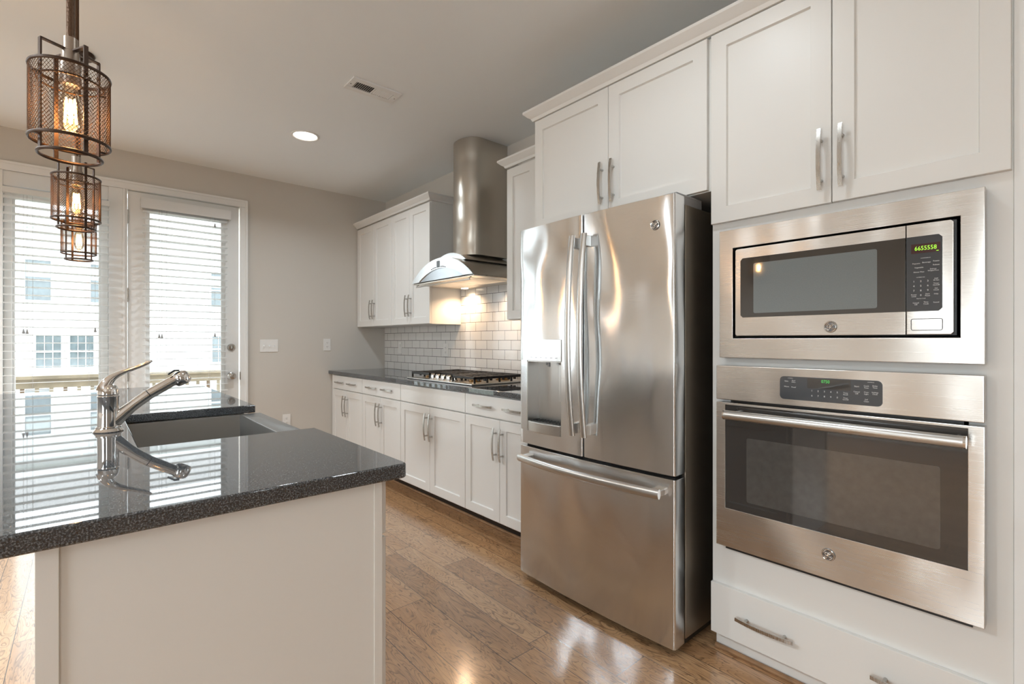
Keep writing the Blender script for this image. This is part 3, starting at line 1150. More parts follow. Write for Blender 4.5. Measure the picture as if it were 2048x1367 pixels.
def base_cabinet(label, y0, y1, front, filler=0.0):
    t = thing('base_cabinet', label, 'base cabinet', (XC + 0.29, (y0 + y1) / 2, 0), 'white base cabinets under the long worktop')
    b = B(); b.box(XC, XW - 0.012, y0 + 0.0005, y1 - 0.0005, 0.118, 0.888, 0.001)
    b.build('carcass', 'cabinet_white', t)
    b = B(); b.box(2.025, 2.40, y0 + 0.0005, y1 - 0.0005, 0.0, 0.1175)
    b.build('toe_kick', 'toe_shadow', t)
    g = 0.002
    ya, yb = y0 + g, y1 - filler - g
    b = B(); b.box(XD, XC - 0.0005, ya, yb, 0.752, 0.879, 0.0015)
    if front == 'drawer':
        d = b.build('drawer', 'cabinet_white', t)
        yc = (ya + yb) / 2
        for dy in (0.144, -0.144):
            b = B(); pull(b, XD, yc + dy, 0.816, 'y', 0.19)
            b.build('handle', 'nickel', d)
    else:
        b.build('false_front', 'cabinet_white', t)
    ym = (ya + yb) / 2
    for (u0, u1, hy) in ((ym + 0.0015, yb, ym + 0.031), (ya, ym - 0.0015, ym - 0.031)):
        b = B(); shaker(b, XD, u0, u1, 0.130, 0.743, 0.019)
        d = b.build('door', 'cabinet_white', t)
        b = B(); pull(b, XD, hy, 0.600, 'z', 0.195)
        b.build('handle', 'nickel', d)
    return t
base_cabinet('white base cabinet in the corner by the window wall, under the end of the worktop', 4.206, 4.962, 'drawer', 0.06)
base_cabinet('white base cabinet with two drawer pulls, second from the window wall', 3.495, 4.205, 'drawer')
base_cabinet('wide white base cabinet without drawer pulls, below the gas cooktop', 2.625, 3.494, 'false')
base_cabinet('white base cabinet with drawer, beside the steel refrigerator', 1.918, 2.624, 'drawer')
b = B(); b.tube([(2.0145, 1.92, 0.009), (2.0145, 4.95, 0.009)], 0.009, n=10)
struct(b.build('trim_3', 'oak_shoe'))

b = B(); b.box(1.853, XW - 0.0125, 1.920, YB - 0.002, 0.8885, ZT, 0.004, 2)
tag(b.build('worktop', 'granite', loc=(2.17, 3.4, 0.8885)), 'dark speckled granite worktop along the white base cabinets', 'countertop')

# tiles
b = B()
b.box(XW - 0.011, XW - 0.0005, 1.925, YB - 0.001, ZT + 0.0005, 1.3600)
b.box(XW - 0.011, XW - 0.0005, 2.545, 3.525, 1.3600, 1.80)
struct(b.build('wall_backsplash', 'subway_tile'))['label'] = 'white subway tiles with dark joints'

def plate_side(label, y, z, kind):
    nm, cat = ('light_switch', 'light switch') if kind == 'rocker' else ('power_outlet', 'power outlet')
    x = XW - 0.011
    t = thing(nm, label, cat, (x, y, z))
    b = B(); b.box(x - 0.006, x - 0.0002, y - 0.037, y + 0.037, z - 0.059, z + 0.059, 0.0025)
    b.build('cover_plate', 'plate_white', t)
    if kind == 'rocker':
        b = B(); b.prism([(x - 0.0055, z - 0.033), (x - 0.0055, z + 0.033), (x - 0.011, z + 0.033), (x - 0.0075, z), (x - 0.0065, z - 0.033)], 1, y - 0.016, y + 0.016)
        b.build('rocker', 'white_trim', t)
    else:
        for dz in (-0.020, 0.020):
            b = B(); b.lathe([(0.0155, 0), (0.0155, 0.0015), (0.0145, 0.0022)], (x - 0.006, y, z + dz), (-1, 0, 0), 28)
            f = b.build('socket', 'plate_white', t)
            b = B()
            for (sy, hh) in ((-0.006, 0.0042), (0.006, 0.0034)):
                b.box(x - 0.0088, x - 0.0075, y + sy - 0.0011, y + sy + 0.0011, z + dz + 0.002 - hh, z + dz + 0.002 + hh)
            b.cyl((x - 0.0074, y, z + dz - 0.0085), (x - 0.0088, y, z + dz - 0.0085), 0.0022, n=10)
            b.build('slots', 'slot_dark', f)
plate_side('white rocker switch on the white tiles, below the two-door wall cabinets', 4.62, 1.150, 'rocker')
plate_side('white power outlet on the white tiles, left of the cooktop', 3.76, 1.135, 'o')

# ------------------------------------------------------------------ wall cabinets and crown
XU = 2.155
XUC = 2.1745

def wall_cabinet(label, y0, y1, z0=1.361, z1=2.385):
    t = thing('wall_cabinet', label, 'wall cabinet', (XUC + 0.15, (y0 + y1) / 2, z0), 'white wall cabinets')
    b = B(); b.box(XUC, XW - 0.002, y0 + 0.0005, y1 - 0.0005, z0, z1, 0.001)
    b.build('carcass', 'cabinet_white', t)
    ya, yb = y0 + 0.002, y1 - 0.002
    ym = (ya + yb) / 2
    for (u0, u1, hy) in ((ym + 0.0015, yb, ym + 0.031), (ya, ym - 0.0015, ym - 0.031)):
        b = B(); shaker(b, XU, u0, u1, z0 + 0.003, z1 - 0.012, 0.019, rec=0.010)
        d = b.build('door', 'cabinet_white', t)
        b = B(); pull(b, XU, hy, z0 + 0.165, 'z', 0.19)
        b.build('handle', 'nickel', d)
    return t
wall_cabinet('white two-door wall cabinet in the corner against the window wall', 4.206, 4.964)
wall_cabinet('white two-door wall cabinet left of the range hood', 3.528, 4.205)
wall_cabinet('white wall cabinet between the range hood and the refrigerator', 1.972, 2.541)

CROWN = [(0.0, 0.0), (0.010, 0.0), (0.014, 0.008), (0.017, 0.014), (0.030, 0.022), (0.044, 0.036), (0.049, 0.040), (0.049, 0.052), (0.0, 0.052)]

def crown(label, path, z0, side):
    """moulding swept along a plan path with mitred corners; SIDE +1: outside lies left of travel"""
    n = len(path)
    dirs = []
    for i in range(n - 1):
        d = Vector((path[i + 1][0] - path[i][0], path[i + 1][1] - path[i][1])).normalized()
        dirs.append(Vector((-d.y, d.x)) * side)
    secs = []
    for i in range(n):
        if i == 0:
            m = dirs[0]
        elif i == n - 1:
            m = dirs[-1]
        else:
            m = (dirs[i - 1] + dirs[i])
            m = m / m.dot(dirs[i])
        secs.append([(path[i][0] + m.x * o, path[i][1] + m.y * o, z0 + h) for o, h in CROWN])
    b = B(); b.loft(secs)
    o = b.build('crown_molding', 'cabinet_white', loc=(path[0][0], path[0][1], z0), sharp=25)
    return tag(o, label, 'crown molding', 'crown moldings on top of the cabinets')
crown('white crown molding on top of the two wall cabinets left of the hood', [(XW - 0.002, 3.527), (XU + 0.004, 3.527), (XU + 0.004, 4.963)], 2.362 + 0.024, 1)
crown('short white crown molding on the wall cabinet between hood and refrigerator', [(XU + 0.004, 2.019), (XU + 0.004, 2.542), (XW - 0.002, 2.542)], 2.362 + 0.024, 1)

# ------------------------------------------------------------------ cabinet over the refrigerator and the tall oven cabinet
YT0, YT1 = 0.1165, 0.957
ZTOP = 2.4265
t = thing('wall_cabinet', 'deep white two-door cabinet above the steel refrigerator', 'wall cabinet', (2.18, 1.46, 1.817), 'white wall cabinets')
b = B(); b.box(XC, XW - 0.002, 0.9585, 1.967, 1.817, ZTOP, 0.001)
b.build('carcass', 'cabinet_white', t)
ym = 1.4625
for (u0, u1, hy) in ((ym + 0.0015, 1.965, ym + 0.033), (0.972, ym - 0.0015, ym - 0.033)):
    b = B(); shaker(b, XD, u0, u1, 1.820, ZTOP - 0.003, 0.019, stile=0.06, rec=0.010)
    d = b.build('door', 'cabinet_white', t)
    b = B(); pull(b, XD, hy, 1.968, 'z', 0.20)
    b.build('handle', 'nickel', d)

t = thing('oven_cabinet', 'tall white cabinet that houses the microwave and the wall oven', 'tall cabinet', (2.18, 0.537, 0))
MO = (0.205, 0.872, 1.185, 1.612)     # microwave opening
OO = (0.205, 0.885, 0.465, 1.105)     # oven opening
b = B()
b.box(XC, XW - 0.002, YT0, YT0 + 0.019, 0.075, ZTOP)
b.box(XC, XW - 0.002, YT1 - 0.019, YT1, 0.075, ZTOP)
b.box(XW - 0.020, XW - 0.002, YT0 + 0.019, YT1 - 0.019, 0.075, ZTOP)
for z in (0.445, 1.130, 1.640, ZTOP - 0.02, 0.078):
    b.box(XC + 0.02, XW - 0.021, YT0 + 0.0195, YT1 - 0.0195, z, z + 0.018)
b.build('carcass', 'cabinet_white', t)
b = B()
xf0, xf1 = XC - 0.0005, XC + 0.0195
for (u0, u1, v0, v1) in ((YT0, MO[0], 0.075, ZTOP), (OO[1], YT1, 0.075, ZTOP), (MO[0], OO[1], 0.075, OO[2]), (MO[0], OO[1], OO[3], MO[2]), (MO[0], OO[1], MO[3], ZTOP)):
    b.box(xf0 - 0.0005, xf1, u0, u1, v0, v1)
b.build('face_frame', 'cabinet_white', t)
ym = 0.5385
for (u0, u1, hy) in ((ym + 0.0015, YT1 - 0.0015, ym + 0.030), (YT0 + 0.003, ym - 0.0015, ym - 0.031)):
    b = B(); shaker(b, XD, u0, u1, 1.679, ZTOP - 0.003, 0.0185, stile=0.0615, rec=0.010)
    d = b.build('door', 'cabinet_white', t)
    b = B(); pull(b, XD, hy, 1.823, 'z', 0.203)
    b.build('handle', 'nickel', d)
b = B(); b.box(XD, XC - 0.0015, YT0 + 0.003, YT1 - 0.001, 0.0755, 0.271, 0.002)
d = b.build('drawer', 'cabinet_white', t)
for hy in (0.749, 0.327):
    b = B(); pull(b, XD, hy, 0.174, 'y', 0.20)
    b.build('handle', 'nickel', d)
b = B(); b.box(1.915, 2.42, YT0 + 0.002, YT1 - 0.002, 0.0, 0.0745)
b.build('toe_kick', 'cabinet_white', t)
b = B(); b.tube([(1.9045, YT0 + 0.004, 0.009), (1.9045, YT1 - 0.004, 0.009)], 0.0095, n=10)
struct(b.build('trim_4', 'oak_shoe'))
crown('long white crown molding over the refrigerator cabinet and the oven cabinet', [(XD + 0.004, YT0), (XD + 0.004, 1.968), (XW - 0.002, 1.968)], 2.427, 1)

# ================================================================== refrigerator
FX = 1.700
FY0, FY1 = 1.012, 1.898
t = thing('refrigerator', 'stainless steel french door refrigerator with freezer drawer, in the cabinet recess', 'refrigerator', (2.05, 1.455, 0))
FR = t
b = B(); b.box(1.785, 2.44, FY0 + 0.004, FY1 - 0.004, 0.045, 1.757, 0.004)
b.build('case', 'fridge_case', t)
b = B(); b.box(1.79, 2.40, FY0 + 0.02, FY1 - 0.02, 0.012, 0.0445)
b.build('base_grille', 'black_plastic', t)
for (x, y) in ((1.83, FY0 + 0.05), (1.83, FY1 - 0.05), (2.36, FY0 + 0.05), (2.36, FY1 - 0.05)):
    b = B(); b.cyl((x, y, 0.0), (x, y, 0.0125), 0.02, n=16)
    b.build('foot', 'black_plastic', t)
SAG = 0.016
def bulge(y):
    u = (y - (FY0 + FY1) / 2) / ((FY1 - FY0) / 2)
    return FX - SAG * (1 - u * u)

def slab(y0, y1, z0, z1, xb=1.772, r=0.010, n=20, skip=None):
    """door leaf, bowed in plan, rounded edges, plain back"""
    P = [(xb, y0 + 0.002), (FX + 0.03, y0)]
    m = []
    for i in range(n + 1):
        y = y0 + (y1 - y0) * i / n
        x = bulge(y)
        e = min(y - y0, y1 - y)
        if e < r:
            x += r - math.sqrt(max(0, r * r - (r - e) ** 2))
        m.append((x, y))
    # finer edge
    edge0 = [(bulge(y0) + r - r * sin(radians(a)), y0 + r - r * cos(radians(a))) for a in (10, 30, 50, 70)]
    edge1 = [(bulge(y1) + r - r * sin(radians(a)), y1 - r + r * cos(radians(a))) for a in (70, 50, 30, 10)]
    mid = [p for p in m if y0 + r < p[1] < y1 - r]
    P += edge0 + mid + edge1 + [(FX + 0.03, y1), (xb, y1 - 0.002)]
    b = B()
    if skip is None:
        b.prism(P, 2, z0, z1, 0.0025, 2, 'caps')
    return b, P

yS = 1.459
b, _ = slab(FY0, yS - 0.003, 0.700, 1.786)
rdoor = b.build('door', 'fridge_steel', t, label='right steel refrigerator door with a round emblem')
# left door with the dispenser recess: built in bands round the hole
DY0, DY1, DZ0, DZ1 = 1.592, 1.833, 0.828, 1.122
def door_with_hole():
    b = B()
    y0, y1 = yS + 0.003, FY1
    z0, z1 = 0.700, 1.786
    for (u0, u1, v0, v1) in ((y0, y1, DZ1, z1), (y0, y1, z0, DZ0 - 0.06), (y0, DY0, DZ0 - 0.06, DZ1), (DY1, y1, DZ0 - 0.06, DZ1)):
        n = 14
        r = 0.010
        ys = sorted(set([u0 + (u1 - u0) * i / n for i in range(n + 1)] + ([y1 - r * (1 - cos(radians(a))) for a in (15, 30, 45, 60, 75)] if u1 == y1 else []) + ([y0 + r * (1 - cos(radians(a))) for a in (15, 30, 45, 60, 75)] if u0 == y0 else [])))
        P = [(1.772, u0)]
        for y in ys:
            x = bulge(y)
            for e, on in ((y - y0, u0 == y0), (y1 - y, u1 == y1)):
                if on and e < r:
                    x += r - math.sqrt(max(0, r * r - (r - e) ** 2))
            P.append((x, y))
        P.append((1.772, u1))
        b.prism(P, 2, v0, v1)
    bmesh.ops.remove_doubles(b.bm, verts=b.bm.verts, dist=1e-5)
    # drop the inner walls between bands
    seen = {}
    for f in list(b.bm.faces):
        k = tuple(sorted(v.index for v in f.verts))
    return b
b = door_with_hole()
ldoor = b.build('door', 'fridge_steel', t, label='left steel refrigerator door with the water dispenser')
b, _ = slab(FY0, FY1, 0.034, 0.686)
fdoor = b.build('freezer_drawer', 'fridge_steel', t)
# dark gaskets between leaves and case
b = B(); b.box(1.7725, 1.7845, FY0 + 0.012, FY1 - 0.012, 0.06, 1.75)
b.build('gasket', 'black_plastic', t)
b = B(); b.box(1.735, 1.7715, FY0 + 0.02, FY1 - 0.02, 0.6865, 0.6995)
b.build('gasket', 'black_plastic', t)
# hinge covers
for y in (FY0 + 0.045, FY1 - 0.045):
    b = B(); b.box(1.735, 1.93, y - 0.032, y + 0.032, 1.787, 1.800, 0.004)
    b.box(1.79, 1.93, y - 0.032, y + 0.032, 1.7575, 1.790, 0.003)
    b.build('hinge_cover', 'grey_plastic', t)
badge(rdoor, bulge(1.094) + 0.0005, 1.094, 1.675, 0.020)
b = B(); b.box(FX + 0.028, FX + 0.030, FY0 - 0.0005, FY0 + 0.0005, 0.71, 1.77)
# bowed door handles
for (yy, par) in ((yS + 0.034, ldoor), (yS - 0.036, rdoor)):
    b = B()
    pts = []
    n = 24
    for i in range(n + 1):
        s_ = i / n * 2 - 1
        pts.append((bulge(yy) - 0.034 - 0.030 * (1 - s_ * s_), yy, 1.243 + s_ * 0.447))
    b.tube(pts, 1.0, n=14, flat=(0.0165, 0.0095, (1, 0, 0)))
    for s_ in (-0.93, 0.93):
        z = 1.243 + s_ * 0.447
        b.box(bulge(yy) - 0.040, bulge(yy) + 0.002, yy - 0.013, yy + 0.013, z - 0.024, z + 0.024, 0.004)
    b.build('handle', 'handle_steel', par)
b = B()
pts = []
n = 28
for i in range(n + 1):
    s_ = i / n * 2 - 1
    y = 1.455 + s_ * 0.402
    pts.append((bulge(y) - 0.040 - 0.022 * (1 - s_ * s_), y, 0.632))
b.tube(pts, 1.0, n=16, flat=(0.0195, 0.0135, (1, 0, 0)))
for s_ in (-0.94, 0.94):
    y = 1.455 + s_ * 0.402
    b.box(bulge(y) - 0.042, bulge(y) + 0.002, y - 0.022, y + 0.022, 0.620, 0.644, 0.004)
b.build('handle', 'handle_steel', fdoor)
# dispenser
b = B()
xd = 1.690
ring = [(DY0, DZ0), (DY1, DZ0), (DY1, DZ1), (DY0, DZ1)]
b.box(1.765, 1.7705, DY0, DY1, DZ0 - 0.06, DZ1)
b.box(xd - 0.001, 1.765, DY0, DY0 + 0.006, DZ0 - 0.06, DZ1)
b.box(xd - 0.001, 1.765, DY1 - 0.006, DY1, DZ0 - 0.06, DZ1)
b.box(xd - 0.001, 1.765, DY0, DY1, DZ1 - 0.006, DZ1)
b.build('dispenser_niche', 'handle_steel', ldoor)
b = B()
P = []
for i in range(13):
    y = DY0 + 0.006 + (DY1 - DY0 - 0.012) * i / 12
    P.append((bulge(y) - 0.004 - 0.012 * (1 - (i / 6 - 1) ** 2), y))
b.prism([(1.764, DY0 + 0.006)] + P + [(1.764, DY1 - 0.006)], 2, DZ0 - 0.060, DZ0 - 0.010, 0.003, 2, 'caps')
b.build('drip_tray', 'handle_steel', ldoor)
b = B(); b.box(1.70, 1.755, DY0 + 0.015, DY1 - 0.015, DZ0 - 0.0099, DZ0 - 0.006)
for i in range(9):
    y = DY0 + 0.03 + i * 0.0225
    b.box(1.705, 1.75, y, y + 0.004, DZ0 - 0.0062, DZ0 - 0.003)
b.build('drip_grille', 'black_plastic', ldoor)
b = B()
P = [(1.71, DY0 - 0.001)] + [(bulge(DY0 - 0.001 + (DY1 - DY0 + 0.002) * i / 10) - 0.003, DY0 - 0.001 + (DY1 - DY0 + 0.002) * i / 10) for i in range(11)] + [(1.71, DY1 + 0.001)]
b.prism(P, 2, DZ1, 1.226, 0.001, 1, 'caps')
pan = b.build('control_panel', 'hood_front_steel', ldoor)
b = B()
for i in range(6):
    y = DY0 + 0.03 + i * 0.036
    b.box(bulge(y) - 0.0036, bulge(y) - 0.0028, y - 0.008, y + 0.008, 1.136, 1.1385)
b.build('icons', 'badge_dark', pan)
b = B(); b.box(1.722, 1.752, DY0 + 0.020, DY0 + 0.052, 0.925, 1.105, 0.004)
b.build('dispenser_paddle', 'handle_steel', ldoor)
b = B(); b.cyl((1.725, 1.712, DZ1 - 0.006), (1.725, 1.712, DZ1 - 0.030), 0.007, n=14)
b.cyl((1.725, 1.726, DZ1 - 0.006), (1.725, 1.726, DZ1 - 0.022), 0.005, n=14)
b.build('spout', 'grey_plastic', ldoor)

# ================================================================== microwave with trim kit
t = thing('microwave', 'built-in stainless steel microwave with wide trim frame above the wall oven', 'microwave', (2.05, 0.538, 1.155))
X0 = 1.845
b = B()
ring_box(b, X0, XC - 0.0015, 0.168, 0.909, 1.156, 1.639, 0.218, 0.857, 1.229, 1.569, 0.002)
b.build('trim_frame', 'oven_steel', t)
b = B(); b.box(1.850, 2.33, 0.226, 0.849, 1.236, 1.561)
b.build('body', 'black_plastic', t)
# face: door and control column, corners rounded
YC = 0.336
xm = 1.832
def face(poly, m, par, name, x1=1.849, x0=xm, bev=0.002, label=None):
    b = B(); b.prism(poly, 0, x0, x1, bev, 2, 'caps')
    return b.build(name, m, par, label)
mdoor = face([(YC + 0.0008, 1.238), (0.836, 1.238), (0.842, 1.243), (0.842, 1.555), (0.836, 1.560), (YC + 0.0008, 1.560)], 'oven_steel', t, 'door')
mcol = face([(0.236, 1.238), (YC - 0.0008, 1.238), (YC - 0.0008, 1.560), (0.236, 1.560), (0.230, 1.553), (0.230, 1.245)], 'oven_steel', t, 'control_column')
P = [(YC + 0.001, 1.3055), (0.814, 1.3055), (0.822, 1.314), (0.822, 1.515), (0.814, 1.5235), (YC + 0.001, 1.5235)]
g = face(P, 'micro_glass', mdoor, 'door_glass', xm + 0.001, xm - 0.0012, 0.0004)
P = round_poly(0.406, 0.775, 1.320, 1.501, 0.006)
face(P, 'micro_window', mdoor, 'door_window', xm - 0.0010, xm - 0.0016, 0)
badge(mdoor, xm + 0.0002, 0.531, 1.2655, 0.0188)
P = [(YC - 0.001, 1.3055), (YC - 0.001, 1.5235), (0.262, 1.5235), (0.254, 1.515), (0.254, 1.314), (0.262, 1.3055)]
pn = face(P, 'panel_glass', mcol, 'control_panel', xm + 0.001, xm - 0.0012, 0.0004)
b = B(); b.box(xm - 0.0018, xm - 0.001, 0.2585, 0.3235, 1.474, 1.501)
b.build('display', 'display_dark', mcol)
b = B(); text_mesh(b, '6655558', 0.291, 1.4875, xm - 0.0019, 0.0175, squeeze=0.82)
b.box(xm - 0.0022, xm - 0.0018, 0.262, 0.267, 1.4762, 1.4778)
b.build('display_digits', 'digit_green', mcol)
b = B()
xt = xm - 0.0013
for (s_, y, z, sz) in (('Popcorn', 0.312, 1.4445, 0.0052), ('Beverage', 0.289, 1.4462, 0.0052), ('Potato', 0.2675, 1.4478, 0.0052), ('Vegetable', 0.306, 1.4325, 0.0052), ('Reheat', 0.2675, 1.4370, 0.0052),
                       ('Dinner Plate', 0.306, 1.4195, 0.0048), ('Defrost\nWeight/Time', 0.274, 1.4235, 0.0046),
                       ('Add\n30 Sec', 0.2675, 1.3955, 0.0050), ('Timer\nOn/Off', 0.2675, 1.3815, 0.0050), ('Set\nClock', 0.2675, 1.3675, 0.0050), ('Help', 0.2675, 1.3540, 0.0050),
                       ('Power\nLevel', 0.3175, 1.3515, 0.0050), ('Start\nPause', 0.2865, 1.3525, 0.0050), ('Express Cook', 0.301, 1.3425, 0.0036),
                       ('Cancel\nOff', 0.313, 1.3275, 0.0052), ('Time\nCook', 0.290, 1.3290, 0.0052), ('Sound', 0.2675, 1.3300, 0.0052), ('CONVENIENCE', 0.291, 1.4590, 0.0032), ('NUMBER PAD', 0.302, 1.4040, 0.0032)):
    text_mesh(b, s_, y, z, xt, sz)
for i, ch in enumerate('1234567890'):
    r_, c_ = divmod(i, 3)
    yy = 0.3175 - c_ * 0.0158
    if ch == '0':
        yy, r_ = 0.3017, 3
    text_mesh(b, ch, yy, 1.3925 - r_ * 0.0135, xt, 0.0072)
b.build('key_lettering', 'print_grey', mcol)
b = B()
ring_ = round_poly(0.254, 0.324, 1.2505, 1.2835, 0.005)
b.tube([(xm - 0.0002, p[0], p[1]) for p in ring_], 0.0009, n=6, closed=True)
bt = b.build('door_button', 'slot_dark', mcol)

# ================================================================== wall oven
t = thing('wall_oven', 'built-in stainless steel wall oven with glass door, under the microwave', 'oven', (2.05, 0.545, 0.42))
OY0, OY1 = 0.1685, 0.9215
b = B(); b.box(1.8885 - 0.002, 2.40, 0.215, 0.875, 0.475, 1.095)
b.build('body', 'black_plastic', t)
b = B(); b.box(1.845, 1.8860, OY0, OY1, 0.9955, 1.1255, 0.003)
cp = b.build('control_fascia', 'oven_steel', t)
b = B(); b.prism(round_poly(0.395, 0.690, 1.0170, 1.0965, 0.014), 0, 1.8438, 1.8465, 0.0003, 1, 'caps')
b.build('control_panel', 'panel_glass', cp)
b = B(); text_mesh(b, '0750', 0.549, 1.0845, 1.8434, 0.0145, squeeze=0.85)
b.build('display_digits', 'digit_dim_green', cp)
xt = 1.8434
KEYS = (('Bake', 0.668, 1.0800, 0.0062), ('Broil\nHi/Lo', 0.6455, 1.0800, 0.0055), ('Warm', 0.668, 1.0610, 0.0062), ('Proof', 0.6455, 1.0600, 0.0062),
                       ('Temp\nRecall', 0.492, 1.0495, 0.0055), ('Timer\nOn/Off', 0.492, 1.0335, 0.0055), ('Start', 0.462, 1.0755, 0.0068), ('Cancel\nOff', 0.462, 1.0555, 0.0062),
                       ('Cook\nTime', 0.4365, 1.0755, 0.0060), ('Delay\nTime', 0.414, 1.0770, 0.0058), ('Oven\nLight', 0.4365, 1.0560, 0.0058), ('Settings\nClock', 0.414, 1.0570, 0.0055), ('Self\nClean', 0.4365, 1.0330, 0.0058),
                       ('COOKING', 0.656, 1.0905, 0.0034), ('CONTROLS', 0.425, 1.0905, 0.0034))
for side in (1, -1):
    b = B()
    for (s_, y, z, sz) in KEYS:
        if (y - 0.62) * side > 0:
            text_mesh(b, s_, y, z, xt, sz)
    if side == -1:
        for i, ch in enumerate('1234567890'):
            text_mesh(b, ch, 0.589 - (i % 5) * 0.0185, 1.0520 - (i // 5) * 0.0165, xt, 0.0078)
    b.build('key_lettering', 'print_grey', cp)
b = B(); b.prism(round_poly(0.478, 0.603, 1.0600, 1.0935, 0.002), 0, 1.8436, 1.8440)
b.build('display', 'micro_glass', cp)
b = B()
ring_box(b, 1.845, 1.8860, OY0, OY1, 0.4365, 0.9855, 0.203, 0.886, 0.584, 0.9765, 0.002)
od = b.build('door', 'oven_steel', t)
b = B(); b.box(1.8475, 1.870, 0.2032, 0.8858, 0.5842, 0.9763)
gl = b.build('door_glass', 'oven_glass', od)
b = B(); b.prism(round_poly(0.261, 0.807, 0.622, 0.860, 0.008), 0, 1.8469, 1.8474)
b.build('door_window', 'oven_window', od)
b = B()
b.tube([(1.792, 0.205, 0.946), (1.792, 0.860, 0.946)], 0.0172, n=20)
for y in (0.222, 0.843):
    b.cyl((1.792, y, 0.946), (1.8475, y, 0.946), 0.010, n=16)
h = b.build('handle', 'handle_steel', od)
b = B()
for (y0, y1) in ((0.1995, 0.2052), (0.8598, 0.8655)):
    b.cyl((1.792, y0, 0.946), (1.792, y1, 0.946), 0.0178, n=20)
b.build('end_cap', 'chrome', h)
badge(od, 1.8452, 0.541, 0.5175, 0.020)
b = B(); b.box(1.868, 1.8865, 0.195, 0.895, 0.421, 0.4355)
b.build('vent_strip', 'black_plastic', t)

# ================================================================== range hood
t = thing('range_hood', 'stainless steel range hood with arched front and tall rounded chimney', 'range hood', (2.25, 3.06, 1.66))
HX, HZ = 1.955, 1.668
HY0, HY1 = 2.655, 3.470
def arc_pts(hw, rise, zb, n=28, yc=3.0625):
    R = (hw * hw + rise * rise) / (2 * rise)
    a = math.asin(hw / R)
    return [(yc - R * sin(-a + 2 * a * i / n), zb + R * cos(-a + 2 * a * i / n) - (R - rise)) for i in range(n + 1)]
out = arc_pts(0.4075, 0.158, HZ)
inn = arc_pts(0.300, 0.080, HZ + 0.003)
# crescent control fascia
b = B()
vs = [(HX, y, z) for y, z in out] + [(HX, y, z) for y, z in inn] + [(HX + 0.012, y, z) for y, z in out] + [(HX + 0.012, y, z) for y, z in inn]
m = len(out)
fs = []
for i in range(m - 1):
    fs += [(i, i + 1, m + i + 1, m + i), (2 * m + i, 3 * m + i, 3 * m + i + 1, 2 * m + i + 1), (i, 2 * m + i, 2 * m + i + 1, i + 1), (m + i, m + i + 1, 3 * m + i + 1, 3 * m + i)]
fs += [(0, m, 3 * m, 2 * m), (m - 1, 3 * m - 1, 4 * m - 1, 2 * m - 1)]
v, f = b._add(vs, fs)
bmesh.ops.recalc_face_normals(b.bm, faces=f)
fas = b.build('front_fascia', 'hood_front_steel', t)
b = B(); b.box(HX - 0.002, HX + 0.001, 3.062, 3.102, 1.757, 1.806, 0.001)
b.build('display', 'panel_glass', fas)
b = B()
for i in range(4):
    for (ys, s_) in ((3.045, -1), (3.116, 1)):
        y = ys + s_ * i * 0.0185
        b.cyl((HX + 0.001, y, 1.7605 - 0.0010 * i * i), (HX - 0.0025, y, 1.7605 - 0.0010 * i * i), 0.0042, n=10)
b.build('buttons', 'black_plastic', fas)
# sloped visor under the arch
b = B()
poly = [(y, z) for y, z in inn]
vs = [(HX + 0.006 + (z - HZ) * 0.03, y, z) for y, z in poly] + [(HX + 0.011 + (z - HZ) * 0.03, y, z) for y, z in poly]
n_ = len(poly)
fs = [tuple(range(n_)), tuple(range(2 * n_ - 1, n_ - 1, -1))] + [(i, n_ + i, n_ + (i + 1) % n_, (i + 1) % n_) for i in range(n_)]
v, f = b._add(vs, fs)
bmesh.ops.recalc_face_normals(b.bm, faces=f)
b.build('visor', 'visor_steel', t)
# vaulted canopy shell
b = B()
def shell(x, hw, rise, zb, th):
    o = arc_pts(hw, rise, zb)
    i_ = arc_pts(hw - th, rise - th, zb)
    return [(x, y, z) for y, z in o] + [(x, y, z) for y, z in reversed(i_)]
b.loft([shell(HX + 0.013, 0.4075, 0.158, HZ, 0.004), shell(XW - 0.013, 0.4075, 0.158, HZ, 0.004)])
b.build('canopy', 'hood_steel', t)
# raised collar under the chimney
b = B()
cl = arc_pts(0.215, 0.068, 1.800)
b.prism(cl, 0, 2.035, 2.047)
b.build('collar_front', 'hood_front_steel', t)
b = B()
cl = arc_pts(0.213, 0.066, 1.800)
b.prism(cl, 0, 2.0475, XW - 0.013)
b.build('collar', 'hood_steel', t)
# underside tray with rim
b = B()
y0, y1 = HY0 + 0.006, HY1 - 0.006
xb = XW - 0.014
z = HZ
b.box(HX + 0.014, HX + 0.055, y0, y1, z - 0.010, z - 0.001, 0.002)
b.box(xb - 0.10, xb, y0, y1, z - 0.010, z - 0.001, 0.002)
b.box(HX + 0.055, xb - 0.10, y0, y0 + 0.09, z - 0.010, z - 0.001, 0.002)
b.box(HX + 0.055, xb - 0.10, y1 - 0.09, y1, z - 0.010, z - 0.001, 0.002)
b.build('tray', 'hood_steel', t)
for (ya, yb) in ((y0 + 0.095, 3.060), (3.065, y1 - 0.095)):
    b = B()
    k = 18
    xa, xz = HX + 0.060, xb - 0.105
    b.box(xa, xz, ya, yb, z - 0.0035, z - 0.0015)
    for i in range(k):
        yy = ya + 0.006 + (yb - ya - 0.012) * (i + 0.5) / k
        b.box(xa + 0.012, xz - 0.012, yy - 0.0048, yy + 0.0048, z - 0.011, z - 0.0034, 0.002)
    for xx in (xa, xz - 0.012):
        b.box(xx, xx + 0.012, ya, yb, z - 0.012, z - 0.0034)
    b.build('baffle_filter', 'handle_steel', t)
